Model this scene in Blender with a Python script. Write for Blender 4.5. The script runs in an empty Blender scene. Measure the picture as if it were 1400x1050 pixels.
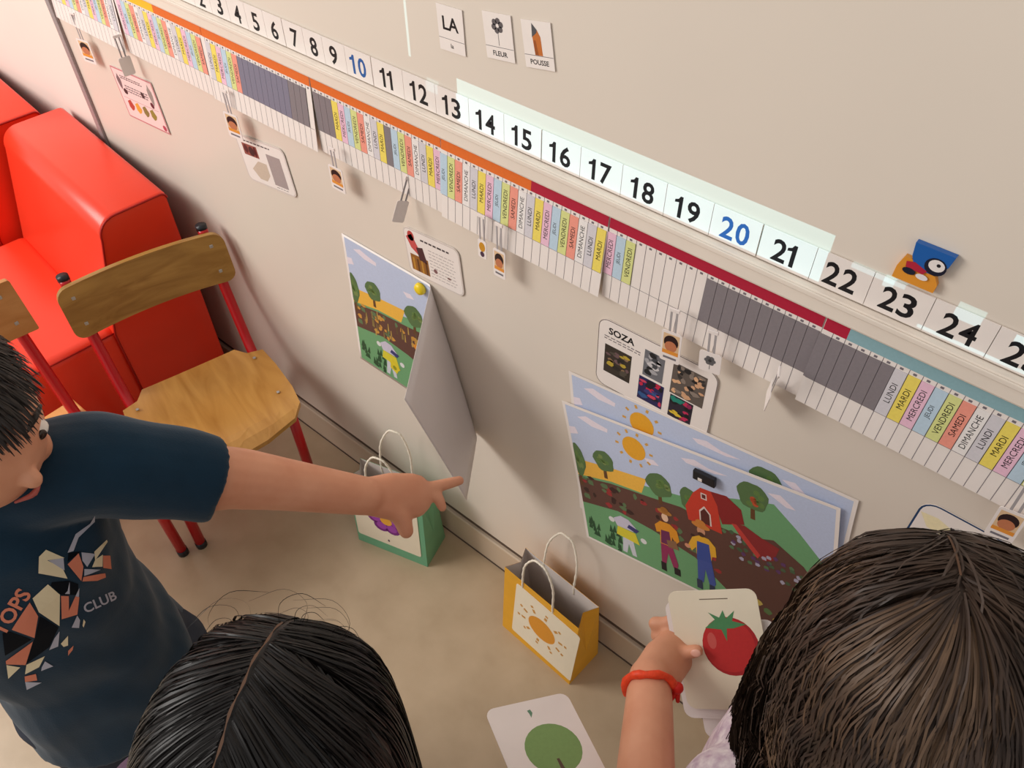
import bpy, bmesh, math, random
import numpy as np
from mathutils import Vector, Matrix
from mathutils.bvhtree import BVHTree
from mathutils.geometry import tessellate_polygon

random.seed(7); RNG = np.random.default_rng(7)
scene = bpy.context.scene
COL = scene.collection

# ------------------------------------------------------------------ camera
cam_d = bpy.data.cameras.new('camera'); cam = bpy.data.objects.new('camera', cam_d); COL.objects.link(cam)
cam_d.sensor_width = 36.0; cam_d.lens = 36.0 * 1138.0 / 1400.0; cam_d.clip_start = 0.02; cam_d.clip_end = 50
_R = Vector((0.76786001, 0.46791759, -0.43754329)); _N = Vector((0.64059686, -0.56634521, 0.51854486)); _U = Vector((-0.00516429, -0.67845872, -0.73462038))
ax_x = Vector((_R[0], _N[0], _U[0])); ax_y = Vector((_R[1], _N[1], _U[1])); ax_z = Vector((_R[2], _N[2], _U[2]))
m = Matrix.Identity(4)
for i in range(3):
    m[i][0] = ax_x[i]; m[i][1] = -ax_y[i]; m[i][2] = -ax_z[i]
m[0][3], m[1][3], m[2][3] = 0.0, -0.68, 1.557
cam.matrix_world = m
scene.camera = cam

# ------------------------------------------------------------------ light
scene.view_settings.view_transform = 'Standard'; scene.view_settings.look = 'None'
scene.view_settings.gamma = 1.0; scene.view_settings.use_curve_mapping = False
scene.view_settings.exposure = 0.22
world = bpy.data.worlds.new('room_world'); scene.world = world; world.use_nodes = True
bg = world.node_tree.nodes['Background']; bg.inputs[0].default_value = (1.0, 0.965, 0.92, 1); bg.inputs[1].default_value = 0.52

def area_light(name, loc, target, sx, sy, power, color):
    d = bpy.data.lights.new(name, 'AREA'); d.shape = 'RECTANGLE'; d.size = sx; d.size_y = sy; d.energy = power; d.color = color
    o = bpy.data.objects.new(name, d); COL.objects.link(o); o.location = loc
    o.rotation_euler = (Vector(target) - Vector(loc)).to_track_quat('-Z', 'Y').to_euler()
    return o
area_light('window_daylight', (-2.7, -1.9, 2.15), (-0.7, 0.0, 0.6), 1.5, 1.3, 58, (1.0, 0.962, 0.915))

# classroom projector hung in the room: throws the bright bar of the screen onto the board
PROJ = (-0.35, -1.75, 2.5)
def projector_light():
    d = bpy.data.lights.new('projector_beam', 'SPOT'); d.energy = 135; d.spot_size = math.radians(75); d.spot_blend = 0.0
    d.shadow_soft_size = 0.0; d.use_nodes = True
    o = bpy.data.objects.new('projector_beam', d); COL.objects.link(o); o.location = PROJ
    o.rotation_euler = (Vector((-0.4, 0, 1.1)) - Vector(PROJ)).to_track_quat('-Z', 'Y').to_euler()
    nt = d.node_tree; nt.nodes.clear()
    out = nt.nodes.new('ShaderNodeOutputLight'); em = nt.nodes.new('ShaderNodeEmission'); nt.links.new(em.outputs[0], out.inputs[0])
    geo = nt.nodes.new('ShaderNodeNewGeometry'); sep = nt.nodes.new('ShaderNodeSeparateXYZ'); nt.links.new(geo.outputs['Incoming'], sep.inputs[0])
    def mth(op, a, b):
        n = nt.nodes.new('ShaderNodeMath'); n.operation = op
        for i, v in enumerate((a, b)):
            if isinstance(v, (int, float)): n.inputs[i].default_value = v
            else: nt.links.new(v, n.inputs[i])
        return n.outputs[0]
    a = mth('DIVIDE', sep.outputs[0], sep.outputs[1]); b = mth('DIVIDE', sep.outputs[2], sep.outputs[1])
    X = mth('ADD', mth('MULTIPLY', a, -PROJ[1]), PROJ[0]); Z = mth('ADD', mth('MULTIPLY', b, -PROJ[1]), PROJ[2])
    total = None
    for (x0, x1, z0, z1, s) in ((-0.657, -0.174, 1.0175, 1.075, 1.0), (-0.7365, -0.7325, 1.078, 1.30, 0.9), (-0.708, -0.688, 1.042, 1.060, 0.35),
                                (-0.150, -0.098, 1.049, 1.057, 0.5), (-0.118, -0.108, 1.044, 1.058, 0.6), (-0.052, -0.028, 1.043, 1.062, 0.7),
                                (-0.075, 0.12, 1.0165, 1.0205, 0.8), (0.001, 0.05, 1.046, 1.053, 0.5), (0.001, 0.012, 1.040, 1.053, 0.4)):
        r = mth('MULTIPLY', mth('MULTIPLY', mth('GREATER_THAN', X, x0), mth('LESS_THAN', X, x1)), mth('MULTIPLY', mth('GREATER_THAN', Z, z0), mth('LESS_THAN', Z, z1)))
        r = mth('MULTIPLY', r, s)
        total = r if total is None else mth('ADD', total, r)
    em.inputs[0].default_value = (0.40, 0.88, 1.0, 1)
    nt.links.new(total, em.inputs[1])
projector_light()

# ------------------------------------------------------------------ materials
def lin(c):
    return tuple(((v / 255.0) / 12.92 if v / 255.0 <= 0.04045 else ((v / 255.0 + 0.055) / 1.055) ** 2.4) for v in c)
MATS = {}
def mat(key, rgb, rough=0.6, spec=0.35, var=0.0, scale=20.0, rgb2=None, bump=0.0, bscale=80.0, sheen=0.0, coat=0.0, stretch=None, two=None):
    if key in MATS: return MATS[key]
    mt = bpy.data.materials.new(key); mt.use_nodes = True; nt = mt.node_tree; p = nt.nodes['Principled BSDF']
    c = lin(rgb); p.inputs['Roughness'].default_value = rough; p.inputs['Specular IOR Level'].default_value = spec
    if sheen: p.inputs['Sheen Weight'].default_value = sheen
    if coat: p.inputs['Coat Weight'].default_value = coat; p.inputs['Coat Roughness'].default_value = 0.15
    tc = nt.nodes.new('ShaderNodeTexCoord'); src = tc.outputs['Object']
    if stretch:
        mp = nt.nodes.new('ShaderNodeMapping'); mp.inputs['Scale'].default_value = stretch; nt.links.new(src, mp.inputs[0]); src = mp.outputs[0]
    if var or rgb2:
        nz = nt.nodes.new('ShaderNodeTexNoise'); nz.inputs['Scale'].default_value = scale; nz.inputs['Detail'].default_value = 5
        nt.links.new(src, nz.inputs['Vector'])
        rp = nt.nodes.new('ShaderNodeValToRGB'); nt.links.new(nz.outputs[0], rp.inputs[0])
        if rgb2: c0, c1 = lin(rgb2), c
        else: c0 = tuple(x * (1 - var) for x in c); c1 = tuple(min(1, x * (1 + var)) for x in c)
        rp.color_ramp.elements[0].position = 0.32; rp.color_ramp.elements[1].position = 0.68
        rp.color_ramp.elements[0].color = (*c0, 1); rp.color_ramp.elements[1].color = (*c1, 1)
        nt.links.new(rp.outputs[0], p.inputs['Base Color'])
    else: p.inputs['Base Color'].default_value = (*c, 1)
    if bump:
        n2 = nt.nodes.new('ShaderNodeTexNoise'); n2.inputs['Scale'].default_value = bscale; nt.links.new(src, n2.inputs['Vector'])
        bp = nt.nodes.new('ShaderNodeBump'); bp.inputs['Strength'].default_value = bump; bp.inputs['Distance'].default_value = 0.002
        nt.links.new(n2.outputs[0], bp.inputs['Height']); nt.links.new(bp.outputs[0], p.inputs['Normal'])
    MATS[key] = mt
    return mt
def wood(key, rgb, rgb2, rough=0.35, scale=9.0, axis=(1, 6, 6)):
    if key in MATS: return MATS[key]
    mt = bpy.data.materials.new(key); mt.use_nodes = True; nt = mt.node_tree; p = nt.nodes['Principled BSDF']
    tc = nt.nodes.new('ShaderNodeTexCoord'); mp = nt.nodes.new('ShaderNodeMapping'); mp.inputs['Scale'].default_value = axis
    nt.links.new(tc.outputs['Object'], mp.inputs[0])
    nz = nt.nodes.new('ShaderNodeTexNoise'); nz.inputs['Scale'].default_value = scale; nz.inputs['Detail'].default_value = 6; nz.inputs['Distortion'].default_value = 1.2
    nt.links.new(mp.outputs[0], nz.inputs['Vector'])
    rp = nt.nodes.new('ShaderNodeValToRGB'); rp.color_ramp.elements[0].position = 0.3; rp.color_ramp.elements[1].position = 0.7
    rp.color_ramp.elements[0].color = (*lin(rgb2), 1); rp.color_ramp.elements[1].color = (*lin(rgb), 1)
    nt.links.new(nz.outputs[0], rp.inputs[0]); nt.links.new(rp.outputs[0], p.inputs['Base Color'])
    p.inputs['Roughness'].default_value = rough
    MATS[key] = mt
    return mt
def ink(rgb, rough=0.45):
    return mat('ink_%02x%02x%02x' % tuple(rgb), rgb, rough, 0.3, var=0.03, scale=300)

M_WALL = mat('painted_wall', (238, 218, 208), 0.7, 0.2, var=0.03, scale=3, bump=0.05, bscale=200)
M_BOARD = mat('board_surface', (224, 212, 199), 0.32, 0.35, var=0.025, scale=2.2)
M_FLOOR = mat('linoleum', (192, 170, 142), 0.30, 0.5, rgb2=(180, 158, 130), scale=14, bump=0.04, bscale=60)
M_BASE = mat('baseboard_plastic', (205, 186, 164), 0.45, 0.35, var=0.03, scale=6)
M_GAP = mat('gap_shade_joint', (92, 76, 66), 0.6, var=0.1)  # dark tone for the groove's painted shade and the floor joint
M_ALU = mat('brushed_metal', (150, 142, 142), 0.35, 0.6, var=0.08, scale=60, stretch=(1, 1, 8))
M_RAIL = mat('cream_rail', (233, 221, 208), 0.35, 0.4, var=0.02)
M_PAPER = mat('white_paper', (238, 228, 222), 0.42, 0.35, var=0.015, scale=40)
M_PAPERB = mat('paper_back', (222, 215, 215), 0.38, 0.4, var=0.02, scale=12)
M_RED = mat('red_vinyl', (238, 62, 36), 0.30, 0.5, var=0.04, scale=5, bump=0.03, bscale=400)
M_REDSEAM = mat('red_piping', (168, 20, 12), 0.4)
M_REDMET = mat('red_enamel', (188, 12, 22), 0.3, 0.5, var=0.04)
M_CAP = mat('black_plastic', (26, 26, 32), 0.4, 0.4, var=0.1)
M_WOOD = wood('beech_ply', (206, 154, 82), (176, 122, 56), 0.28, 5.0, (1.0, 5, 5))
M_WOOD2 = wood('oak_ply', (176, 134, 68), (140, 98, 42), 0.30, 6.0, (6, 1.2, 6))
M_WOODL = wood('pale_beech', (232, 172, 104), (216, 152, 84), 0.32, 5.0, (1.0, 6, 6))
M_SCREW = mat('steel', (170, 165, 160), 0.3, 0.7)
M_GREEN = mat('green_paper', (112, 172, 134), 0.5, 0.3, var=0.04, scale=30)
M_YEL = mat('yellow_paper', (228, 166, 42), 0.5, 0.3, var=0.04, scale=30)
M_BAGIN = mat('bag_lining', (226, 216, 210), 0.6, 0.2, var=0.02)
M_ROPE = mat('paper_rope', (240, 230, 212), 0.7, 0.2, var=0.05, scale=200)
M_CARD = mat('cream_card', (240, 228, 204), 0.25, 0.45, var=0.015, scale=30)
M_CARDW = mat('white_card', (240, 230, 226), 0.28, 0.45, var=0.015, scale=30)
M_SKIN = mat('light_skin', (216, 154, 120), 0.48, 0.35, var=0.05, scale=24, rgb2=(206, 140, 108))
M_SKINB = mat('warm_skin', (222, 160, 128), 0.48, 0.35, var=0.05, scale=24, rgb2=(212, 146, 114))
M_SKIND = mat('tan_skin', (176, 118, 88), 0.5, 0.35, var=0.05, scale=24)
M_NAVY = mat('navy_cotton', (20, 47, 66), 0.85, 0.15, var=0.08, scale=30, bump=0.15, bscale=500, sheen=0.15)
M_TROU = mat('grey_denim', (52, 58, 70), 0.85, 0.15, var=0.1, scale=40, bump=0.15, bscale=500)
M_TROU2 = mat('blue_denim', (60, 74, 102), 0.85, 0.15, var=0.1, scale=40, bump=0.15, bscale=500)
M_DRESS = mat('speckled_cotton', (228, 216, 218), 0.8, 0.15, rgb2=(186, 160, 178), scale=120)
M_TOP2 = mat('plum_cotton', (92, 70, 88), 0.85, 0.15, var=0.08, scale=30)
M_SHOE = mat('shoe_canvas', (60, 60, 66), 0.7, 0.2, var=0.1)
M_BLACKH = mat('black_hair', (17, 13, 13), 0.44, 0.32, var=0.3, scale=40)
M_BROWNH = mat('brown_hair', (70, 53, 43), 0.50, 0.3, rgb2=(44, 33, 28), scale=28)
M_BROWNH2 = mat('brown_hair_light', (96, 74, 56), 0.50, 0.3, rgb2=(68, 51, 40), scale=28)
M_DARKH = mat('dark_brown_hair', (42, 32, 28), 0.42, 0.4, rgb2=(30, 24, 22), scale=28)
M_PART = mat('scalp', (92, 66, 50), 0.6, 0.3, var=0.05)
M_BLACK = mat('print_black', (22, 20, 24), 0.5, 0.3)
M_BLUE = mat('print_blue', (40, 92, 160), 0.5, 0.3)
M_EYE = mat('eye_white', (232, 226, 220), 0.2, 0.5)
M_IRIS = mat('iris', (46, 30, 22), 0.2, 0.5)
M_LIP = mat('lip', (176, 92, 84), 0.45, 0.35)
M_BRACE = mat('orange_cord', (236, 70, 32), 0.45, 0.35, var=0.12, scale=200)

# ------------------------------------------------------------------ mesh helpers
def link(o, parent=None):
    COL.objects.link(o)
    if parent is not None: o.parent = parent
    return o
def tag(o, label, cat, group=None):
    o['label'] = label; o['category'] = cat
    if group: o['group'] = group
    return o
def struct(o, label=None):
    o['kind'] = 'structure'
    if label: o['label'] = label
    return o
def empty(name, loc=(0, 0, 0), rot=(0, 0, 0), label=None, cat=None, group=None):
    o = bpy.data.objects.new(name, None); o.location = loc; o.rotation_euler = rot; o.empty_display_size = 0.05
    link(o)
    if label: tag(o, label, cat, group)
    return o
def mk(name, verts, faces, mats, parent=None, smooth=False, midx=None):
    me = bpy.data.meshes.new(name); me.from_pydata([tuple(v) for v in verts], [], [tuple(f) for f in faces])
    if not isinstance(mats, (list, tuple)): mats = [mats]
    for x in mats: me.materials.append(x)
    if midx is not None: me.polygons.foreach_set('material_index', midx)
    if smooth: me.polygons.foreach_set('use_smooth', [True] * len(me.polygons))
    me.update()
    return link(bpy.data.objects.new(name, me), parent)
def from_bm(name, bm, mats, parent=None, smooth=False):
    me = bpy.data.meshes.new(name); bm.normal_update(); bm.to_mesh(me); bm.free()
    if not isinstance(mats, (list, tuple)): mats = [mats]
    for x in mats: me.materials.append(x)
    if smooth: me.polygons.foreach_set('use_smooth', [True] * len(me.polygons))
    return link(bpy.data.objects.new(name, me), parent)
def box_bm(lo, hi, bevel=0.0, seg=2):
    bm = bmesh.new(); bmesh.ops.create_cube(bm, size=1.0)
    for v in bm.verts:
        v.co = Vector([lo[i] + (v.co[i] + 0.5) * (hi[i] - lo[i]) for i in range(3)])
    if bevel: bmesh.ops.bevel(bm, geom=bm.edges[:], offset=bevel, segments=seg, affect='EDGES', profile=0.5)
    return bm
def box(name, lo, hi, mats, parent=None, bevel=0.0, seg=2, smooth=False):
    return from_bm(name, box_bm(lo, hi, bevel, seg), mats, parent, smooth)
def catmull(pts, n):
    P = [Vector(p) for p in pts]
    if len(P) < 3: 
        return [P[0].lerp(P[-1], i / n) for i in range(n + 1)]
    P = [2 * P[0] - P[1]] + P + [2 * P[-1] - P[-2]]; out = []
    for i in range(1, len(P) - 2):
        for k in range(n):
            t = k / n
            out.append(0.5 * ((2 * P[i]) + (-P[i - 1] + P[i + 1]) * t + (2 * P[i - 1] - 5 * P[i] + 4 * P[i + 1] - P[i + 2]) * t * t + (-P[i - 1] + 3 * P[i] - 3 * P[i + 1] + P[i + 2]) * t ** 3))
    out.append(P[-2]); return out
def tube_data(path, radii, segs=12, cap=True, flat=None, ref=None):
    """closed loft along a path; flat=(a,b) scales the two cross axes (or list), ref = reference direction for axis a"""
    path = [Vector(p) for p in path]; n = len(path)
    if not isinstance(radii, (list, tuple)): radii = [radii] * n
    tan = []
    for i in range(n):
        t = path[min(i + 1, n - 1)] - path[max(i - 1, 0)]; tan.append(t.normalized() if t.length > 1e-9 else Vector((0, 0, 1)))
    r0 = Vector(ref) if ref is not None else (Vector((0, 0, 1)) if abs(tan[0].z) < 0.9 else Vector((1, 0, 0)))
    a = (r0 - tan[0] * r0.dot(tan[0])).normalized(); V = []; F = []
    for i in range(n):
        if ref is not None:
            q = r0 - tan[i] * r0.dot(tan[i])
            if q.length > 1e-4: a = q.normalized()
        else:
            a = (a - tan[i] * a.dot(tan[i])).normalized()
        b = tan[i].cross(a)
        fa, fb = (1, 1) if flat is None else (flat[i] if isinstance(flat[0], (tuple, list)) else flat)
        for k in range(segs):
            th = 2 * math.pi * k / segs
            V.append(path[i] + a * (math.cos(th) * radii[i] * fa) + b * (math.sin(th) * radii[i] * fb))
    for i in range(n - 1):
        for k in range(segs):
            k2 = (k + 1) % segs
            F.append((i * segs + k, i * segs + k2, (i + 1) * segs + k2, (i + 1) * segs + k))
    if cap:
        F.append(tuple(range(segs - 1, -1, -1))); F.append(tuple((n - 1) * segs + k for k in range(segs)))
    return V, F
def tube(name, path, radii, mats, parent=None, segs=12, flat=None, ref=None):
    V, F = tube_data(path, radii, segs, True, flat, ref)
    return mk(name, V, F, mats, parent, True)
def merge(parts):
    V = []; F = []
    for v, f in parts:
        o = len(V); V += list(v); F += [tuple(i + o for i in q) for q in f]
    return V, F

# flat print: coloured pieces in a sheet's own plane, a few hundredths of a millimetre apart
TXT = {}
def text_geo(s, bold=0.0):
    key = (s, bold)
    if key in TXT: return TXT[key]
    cu = bpy.data.curves.new('txt', 'FONT'); cu.body = s; cu.size = 1.0; cu.fill_mode = 'FRONT'; cu.offset = bold; cu.resolution_u = 3
    ob = bpy.data.objects.new('txt', cu); COL.objects.link(ob); bpy.context.view_layer.update()
    me = ob.evaluated_get(bpy.context.evaluated_depsgraph_get()).to_mesh()
    v = [(p.co.x, p.co.y) for p in me.vertices]; f = [tuple(p.vertices) for p in me.polygons]
    ob.evaluated_get(bpy.context.evaluated_depsgraph_get()).to_mesh_clear()
    bpy.data.objects.remove(ob); bpy.data.curves.remove(cu)
    xs = [p[0] for p in v]; ys = [p[1] for p in v]; x0, x1, y0, y1 = min(xs), max(xs), min(ys), max(ys)
    v = [((x - (x0 + x1) / 2), (y - (y0 + y1) / 2)) for x, y in v]
    TXT[key] = (v, f, x1 - x0, y1 - y0); return TXT[key]
def ell(cx, cy, rx, ry, n=18, a0=0.0, wob=0.0):
    return [(cx + rx * (1 + wob * math.sin(5 * t + a0)) * math.cos(t), cy + ry * (1 + wob * math.cos(4 * t + a0)) * math.sin(t)) for t in [2 * math.pi * i / n for i in range(n)]]
def rect(x0, y0, x1, y1): return [(x0, y0), (x1, y0), (x1, y1), (x0, y1)]
def rrect(x0, y0, x1, y1, r, n=5):
    o = []
    for cx, cy, a in ((x1 - r, y1 - r, 0), (x0 + r, y1 - r, 90), (x0 + r, y0 + r, 180), (x1 - r, y0 + r, 270)):
        for i in range(n + 1):
            t = math.radians(a + 90 * i / n); o.append((cx + r * math.cos(t), cy + r * math.sin(t)))
    return o
class Print:
    """2-D x right, y up; layer height grows outward"""
    def __init__(s): s.items = []; s.mats = []; s.h = 1
    def mi(s, m):
        if m not in s.mats: s.mats.append(m)
        return s.mats.index(m)
    def poly(s, pts, m, h=None):
        tri = tessellate_polygon([[Vector((p[0], p[1], 0)) for p in pts]])
        s.items.append((list(pts), [tuple(t) for t in tri], s.mi(m), s.h if h is None else h))
    def text(s, t, x, y, height=None, width=None, m=None, bold=0.0, rot=0.0, h=None, sx=1.0):
        v, f, w, hh = text_geo(t, bold); k = (height / hh) if height else (width / w)
        c, sn = math.cos(rot), math.sin(rot)
        pts = [(x + (p[0] * k * sx) * c - (p[1] * k) * sn, y + (p[0] * k * sx) * sn + (p[1] * k) * c) for p in v]
        s.items.append((pts, f, s.mi(m or M_BLACK), s.h if h is None else h))
    def build(s, name, fn, parent=None, sub=None):
        V = []; F = []; MI = []
        for pts, fc, mi, h in s.items:
            if sub:
                bm = bmesh.new(); vs = [bm.verts.new((p[0], p[1], 0)) for p in pts]
                for q in fc:
                    try: bm.faces.new([vs[i] for i in q])
                    except ValueError: pass
                for _ in range(5):
                    es = [e for e in bm.edges if e.calc_length() > sub]
                    if not es: break
                    bmesh.ops.subdivide_edges(bm, edges=es, cuts=1); bmesh.ops.triangulate(bm, faces=bm.faces[:])
                bm.verts.index_update(); pts = [(v.co.x, v.co.y) for v in bm.verts]; fc = [tuple(v.index for v in f.verts) for f in bm.faces]; bm.free()
            o = len(V); V += [fn(p[0], p[1], h * 0.00005) for p in pts]
            for q in fc:
                F.append(tuple(i + o for i in q)); MI.append(mi)
        return mk(name, V, F, s.mats, parent, False, MI)
def wallmap(x, z, rot=0.0, y=0.0):
    """sheet coords (u right, v up, out) -> world on a wall facing -Y, sheet origin at (x,z)"""
    c, sn = math.cos(rot), math.sin(rot)
    return lambda u, v, h: (x + u * c - v * sn, y - h, z + u * sn + v * c)
def plate(name, pts, th, m, fn, parent=None):
    """solid sheet of outline pts (2-D) with thickness th, fn maps (u,v,out)"""
    n = len(pts); V = [fn(p[0], p[1], th) for p in pts] + [fn(p[0], p[1], 0) for p in pts]
    tri = tessellate_polygon([[Vector((p[0], p[1], 0)) for p in pts]])
    F = [tuple(t) for t in tri] + [tuple(n + i for i in reversed(t)) for t in tri] + [(i, (i + 1) % n, n + (i + 1) % n, n + i) for i in range(n)]
    o = mk(name, V, F, m, parent); bm = bmesh.new(); bm.from_mesh(o.data); bmesh.ops.recalc_face_normals(bm, faces=bm.faces[:]); bm.to_mesh(o.data); bm.free()
    return o

# ------------------------------------------------------------------ the room
struct(box('floor', (-4.2, -3.2, -0.05), (2.2, 0.10, 0.0), M_FLOOR))
struct(box('wall_front', (-4.2, 0.012, 0.0), (2.2, 0.12, 2.6), M_WALL))
wb = empty('whiteboard', (0, 0, 0), label='large pale whiteboard panel covering the wall, with a grey metal edge on its left', cat='whiteboard')
box('board_panel', (-1.724, 0.0, 0.100), (2.2, 0.0115, 2.6), M_BOARD, wb)
box('edge_trim', (-1.742, -0.006, 0.085), (-1.724, 0.0115, 2.6), M_ALU, wb, 0.0015)
b = struct(box('baseboard_front', (-4.2, -0.004, 0.0), (2.2, 0.0118, 0.082), M_BASE, None, 0.003))
box('shadow_gap', (-4.2, 0.004, 0.082), (2.2, 0.0118, 0.100), M_GAP, b)  # dark strip filling the groove, its shade put into the colour
box('floor_joint', (-4.2, -0.0055, 0.0001), (2.2, -0.0038, 0.004), M_GAP, b)
tr = struct(box('trim_1', (-1.7, -0.0135, 0.991), (2.2, -0.0003, 1.0155), M_RAIL, None, 0.003))
box('lip', (-1.7, -0.016, 1.0095), (2.2, -0.0136, 1.0155), M_RAIL, tr, 0.001)

# ------------------------------------------------------------------ number frieze
def numeral(p, s, x, y, h, m):
    w = {'1': 0.50}; tot = sum(w.get(c, 0.66) for c in s) * h; cx = x - tot / 2
    for c in s:
        cw = w.get(c, 0.66) * h
        if c == '1':
            o = cx + cw * .62; q = h / 2; b = h * .17
            p.poly([(o, y - q), (o, y + q), (o - b * .75, y + q), (o - b * 1.2, y + q * .72), (o - b * 2.1, y + q * .58), (o - b * 2.1, y + q * .32), (o - b, y + q * .42), (o - b, y - q)], m)
        else:
            g = text_geo(c, 0.02); p.text(c, cx + cw / 2, y, height=h, m=m, bold=0.02, sx=(cw * .86) / (g[2] * h / g[3]))
        cx += cw
def number_strip(nums, xs, x0, x1, label):
    z0, z1 = 1.017, 1.0565
    t = empty('number_strip', (x0, -0.0022, z0), label=label, cat='number strip', group='number strips above the cream rail')
    edges = [x0] + [(xs[i] + xs[i + 1]) / 2 for i in range(len(xs) - 1)] + [x1]
    for i, n in enumerate(nums):
        a, bb = edges[i] - x0 + 0.0003, edges[i + 1] - x0 - 0.0003
        c = box('number_card', (a, -0.0008, 0), (bb, 0.0006, z1 - z0), M_PAPER, t)
        p = Print(); numeral(p, str(n), xs[i] - x0, 0.0185 - (0.001 if n < 7 else 0), 0.0265, M_BLUE if n in (10, 20) else M_BLACK)
        p.build('numeral', lambda u, v, h: (u, -0.0008 - h, v), c)
S1 = [-1.219, -1.177, -1.132, -1.089, -1.047, -1.005]
number_strip(range(1, 7), S1, -1.242, -0.9845, 'white number strip from 1 to 6, all black figures')
number_strip(range(7, 11), [-0.961, -0.921, -0.881, -0.832], -0.9835, -0.8065, 'white number strip from 7 to a blue 10')
number_strip(range(11, 16), [-0.777, -0.7205, -0.6645, -0.609, -0.5525], -0.8055, -0.5245, 'white number strip from 11 to 15, partly lit by the projector')
number_strip(range(16, 21), [-0.496, -0.440, -0.3835, -0.327, -0.271], -0.5235, -0.2435, 'white number strip from 16 to a blue 20, lit by the projector')
number_strip(range(21, 26), [-0.214, -0.156, -0.099, -0.042, 0.0155], -0.2425, 0.044, 'white number strip from 21 to 25 under the blue wooden magnet')

# ------------------------------------------------------------------ calendar frieze (weekday slips)
DW = 0.09325 / 7
DAYS = [('LUNDI', (206, 200, 206)), ('MARDI', (240, 212, 66)), ('MERCREDI', (236, 178, 204)), ('JEUDI', (176, 204, 224)), ('VENDREDI', (212, 216, 120)), ('SAMEDI', (240, 132, 108)), ('DIMANCHE', (238, 230, 226))]
X_TUE = -0.063
slip_me = {}; let_me = {}
def slip_mesh(k):
    if k not in slip_me:
        col = tuple(int(x * .78 + 240 * .22) for x in DAYS[k][1]) if k < 7 else ((132, 124, 128) if k == 7 else (126, 124, 142))
        bm = box_bm((0.0004, -0.0007, -0.060), (DW - 0.0004 if k < 7 else DW - 0.0002, -0.0001, 0.0))
        me = bpy.data.meshes.new('day_slip'); bm.to_mesh(me); bm.free(); me.materials.append(ink(col)); slip_me[k] = me
        if k < 7:
            p = Print(); p.text(DAYS[k][0], DW / 2, -0.030, height=0.0062, bold=0.0, rot=math.pi / 2, m=M_BLACK)
            o = p.build('lettering', lambda u, v, h: (u, -0.0007 - h, v)); let_me[k] = o.data; bpy.data.objects.remove(o)
    return slip_me[k]
def band_mat(n): return {'y': ink((244, 190, 44)), 'o': ink((226, 112, 44)), 'c': ink((178, 32, 60)), 't': ink((140, 176, 184))}[n]
BANDS = [(-1.72, -1.332, 'y'), (-1.332, -0.537, 'o'), (-0.537, -0.129, 'c'), (-0.129, 0.6, 't')]
def day_kind(xc):
    if -1.11 < xc < -1.0: return 8
    if -1.0 <= xc < -0.901: return 7
    if -0.801 < xc < -0.786: return 7
    if -0.383 < xc < -0.292: return None
    if -0.292 <= xc < -0.0755: return 7
    return int(math.floor((xc - X_TUE) / DW) + 1) % 7
def calendar_strip(x0, x1, lean, label):
    t = empty('calendar_strip', (x0, -0.003, 0.990), (-lean, 0, 0), label, 'calendar strip', 'calendar strips under the cream rail')
    w = x1 - x0
    box('sheet', (0, -0.0001, -0.122), (w, 0.0005, 0), M_PAPER, t)
    for a, bb, c in BANDS:
        a2, b2 = max(a, x0 + 0.0006), min(bb, x1 - 0.0006)
        if b2 - a2 > 0.003: box('header_band', (a2 - x0, -0.0008, -0.0195), (b2 - x0, -0.0001, -0.0005), band_mat(c), t)
    # ruled lines and tiny date marks printed along the sheet
    p = Print(); k0 = math.ceil((x0 - X_TUE) / DW); k1 = math.floor((x1 - X_TUE) / DW); grey = ink((120, 112, 118))
    for k in range(k0, k1 + 1):
        x = X_TUE + k * DW - x0
        if 0.001 < x < w - 0.001: p.poly(rect(x - 0.0003, -0.1215, x + 0.0003, -0.020), grey, 3)
        if 0.004 < x + DW * .5 < w - 0.004: p.poly(rect(x + 0.004, -0.0245, x + 0.0075 , -0.0218), grey, 3)
    p.poly(rect(0.001, -0.0868, w - 0.001, -0.0862), grey, 2)
    p.build('ruling', lambda u, v, h: (u, -0.0001 - h, v), t)
    for k in range(k0 - 1, k1 + 1):
        xa = X_TUE + k * DW
        if xa < x0 - 0.002 or xa + DW > x1 + 0.002: continue
        kd = day_kind(xa + DW / 2)
        if kd is None: continue
        me = slip_mesh(kd); o = link(bpy.data.objects.new('day_slip', me), t); o.location = (xa - x0, -0.0004, -0.0255)
        if kd < 7: link(bpy.data.objects.new('lettering', let_me[kd]), o)
    return t
SEAM = [-1.693, -1.456, -1.201, -0.944, -0.688, -0.4215, -0.155, 0.112, 0.38]
LAB = ['calendar strip with coloured weekday slips and yellow header at the left end of the board', 'calendar strip with weekday slips where the yellow header turns orange', 'calendar strip with an orange header and a long blue-grey block under 3 to 7',
       'calendar strip with an orange header, weekday slips and one lone grey slip', 'calendar strip with weekday slips where the orange header turns crimson', 'calendar strip with a crimson header, blank white days and a grey block',
       'calendar strip where the crimson header turns pale blue beside a grey block', 'calendar strip with a pale blue header at the right edge of the picture']
LEAN = [0.10, 0.05, 0.085, 0.03, 0.08, 0.025, 0.075, 0.03]
for i in range(8):
    calendar_strip(SEAM[i] + 0.0004, SEAM[i + 1] - 0.0004, LEAN[i], LAB[i])

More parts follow.
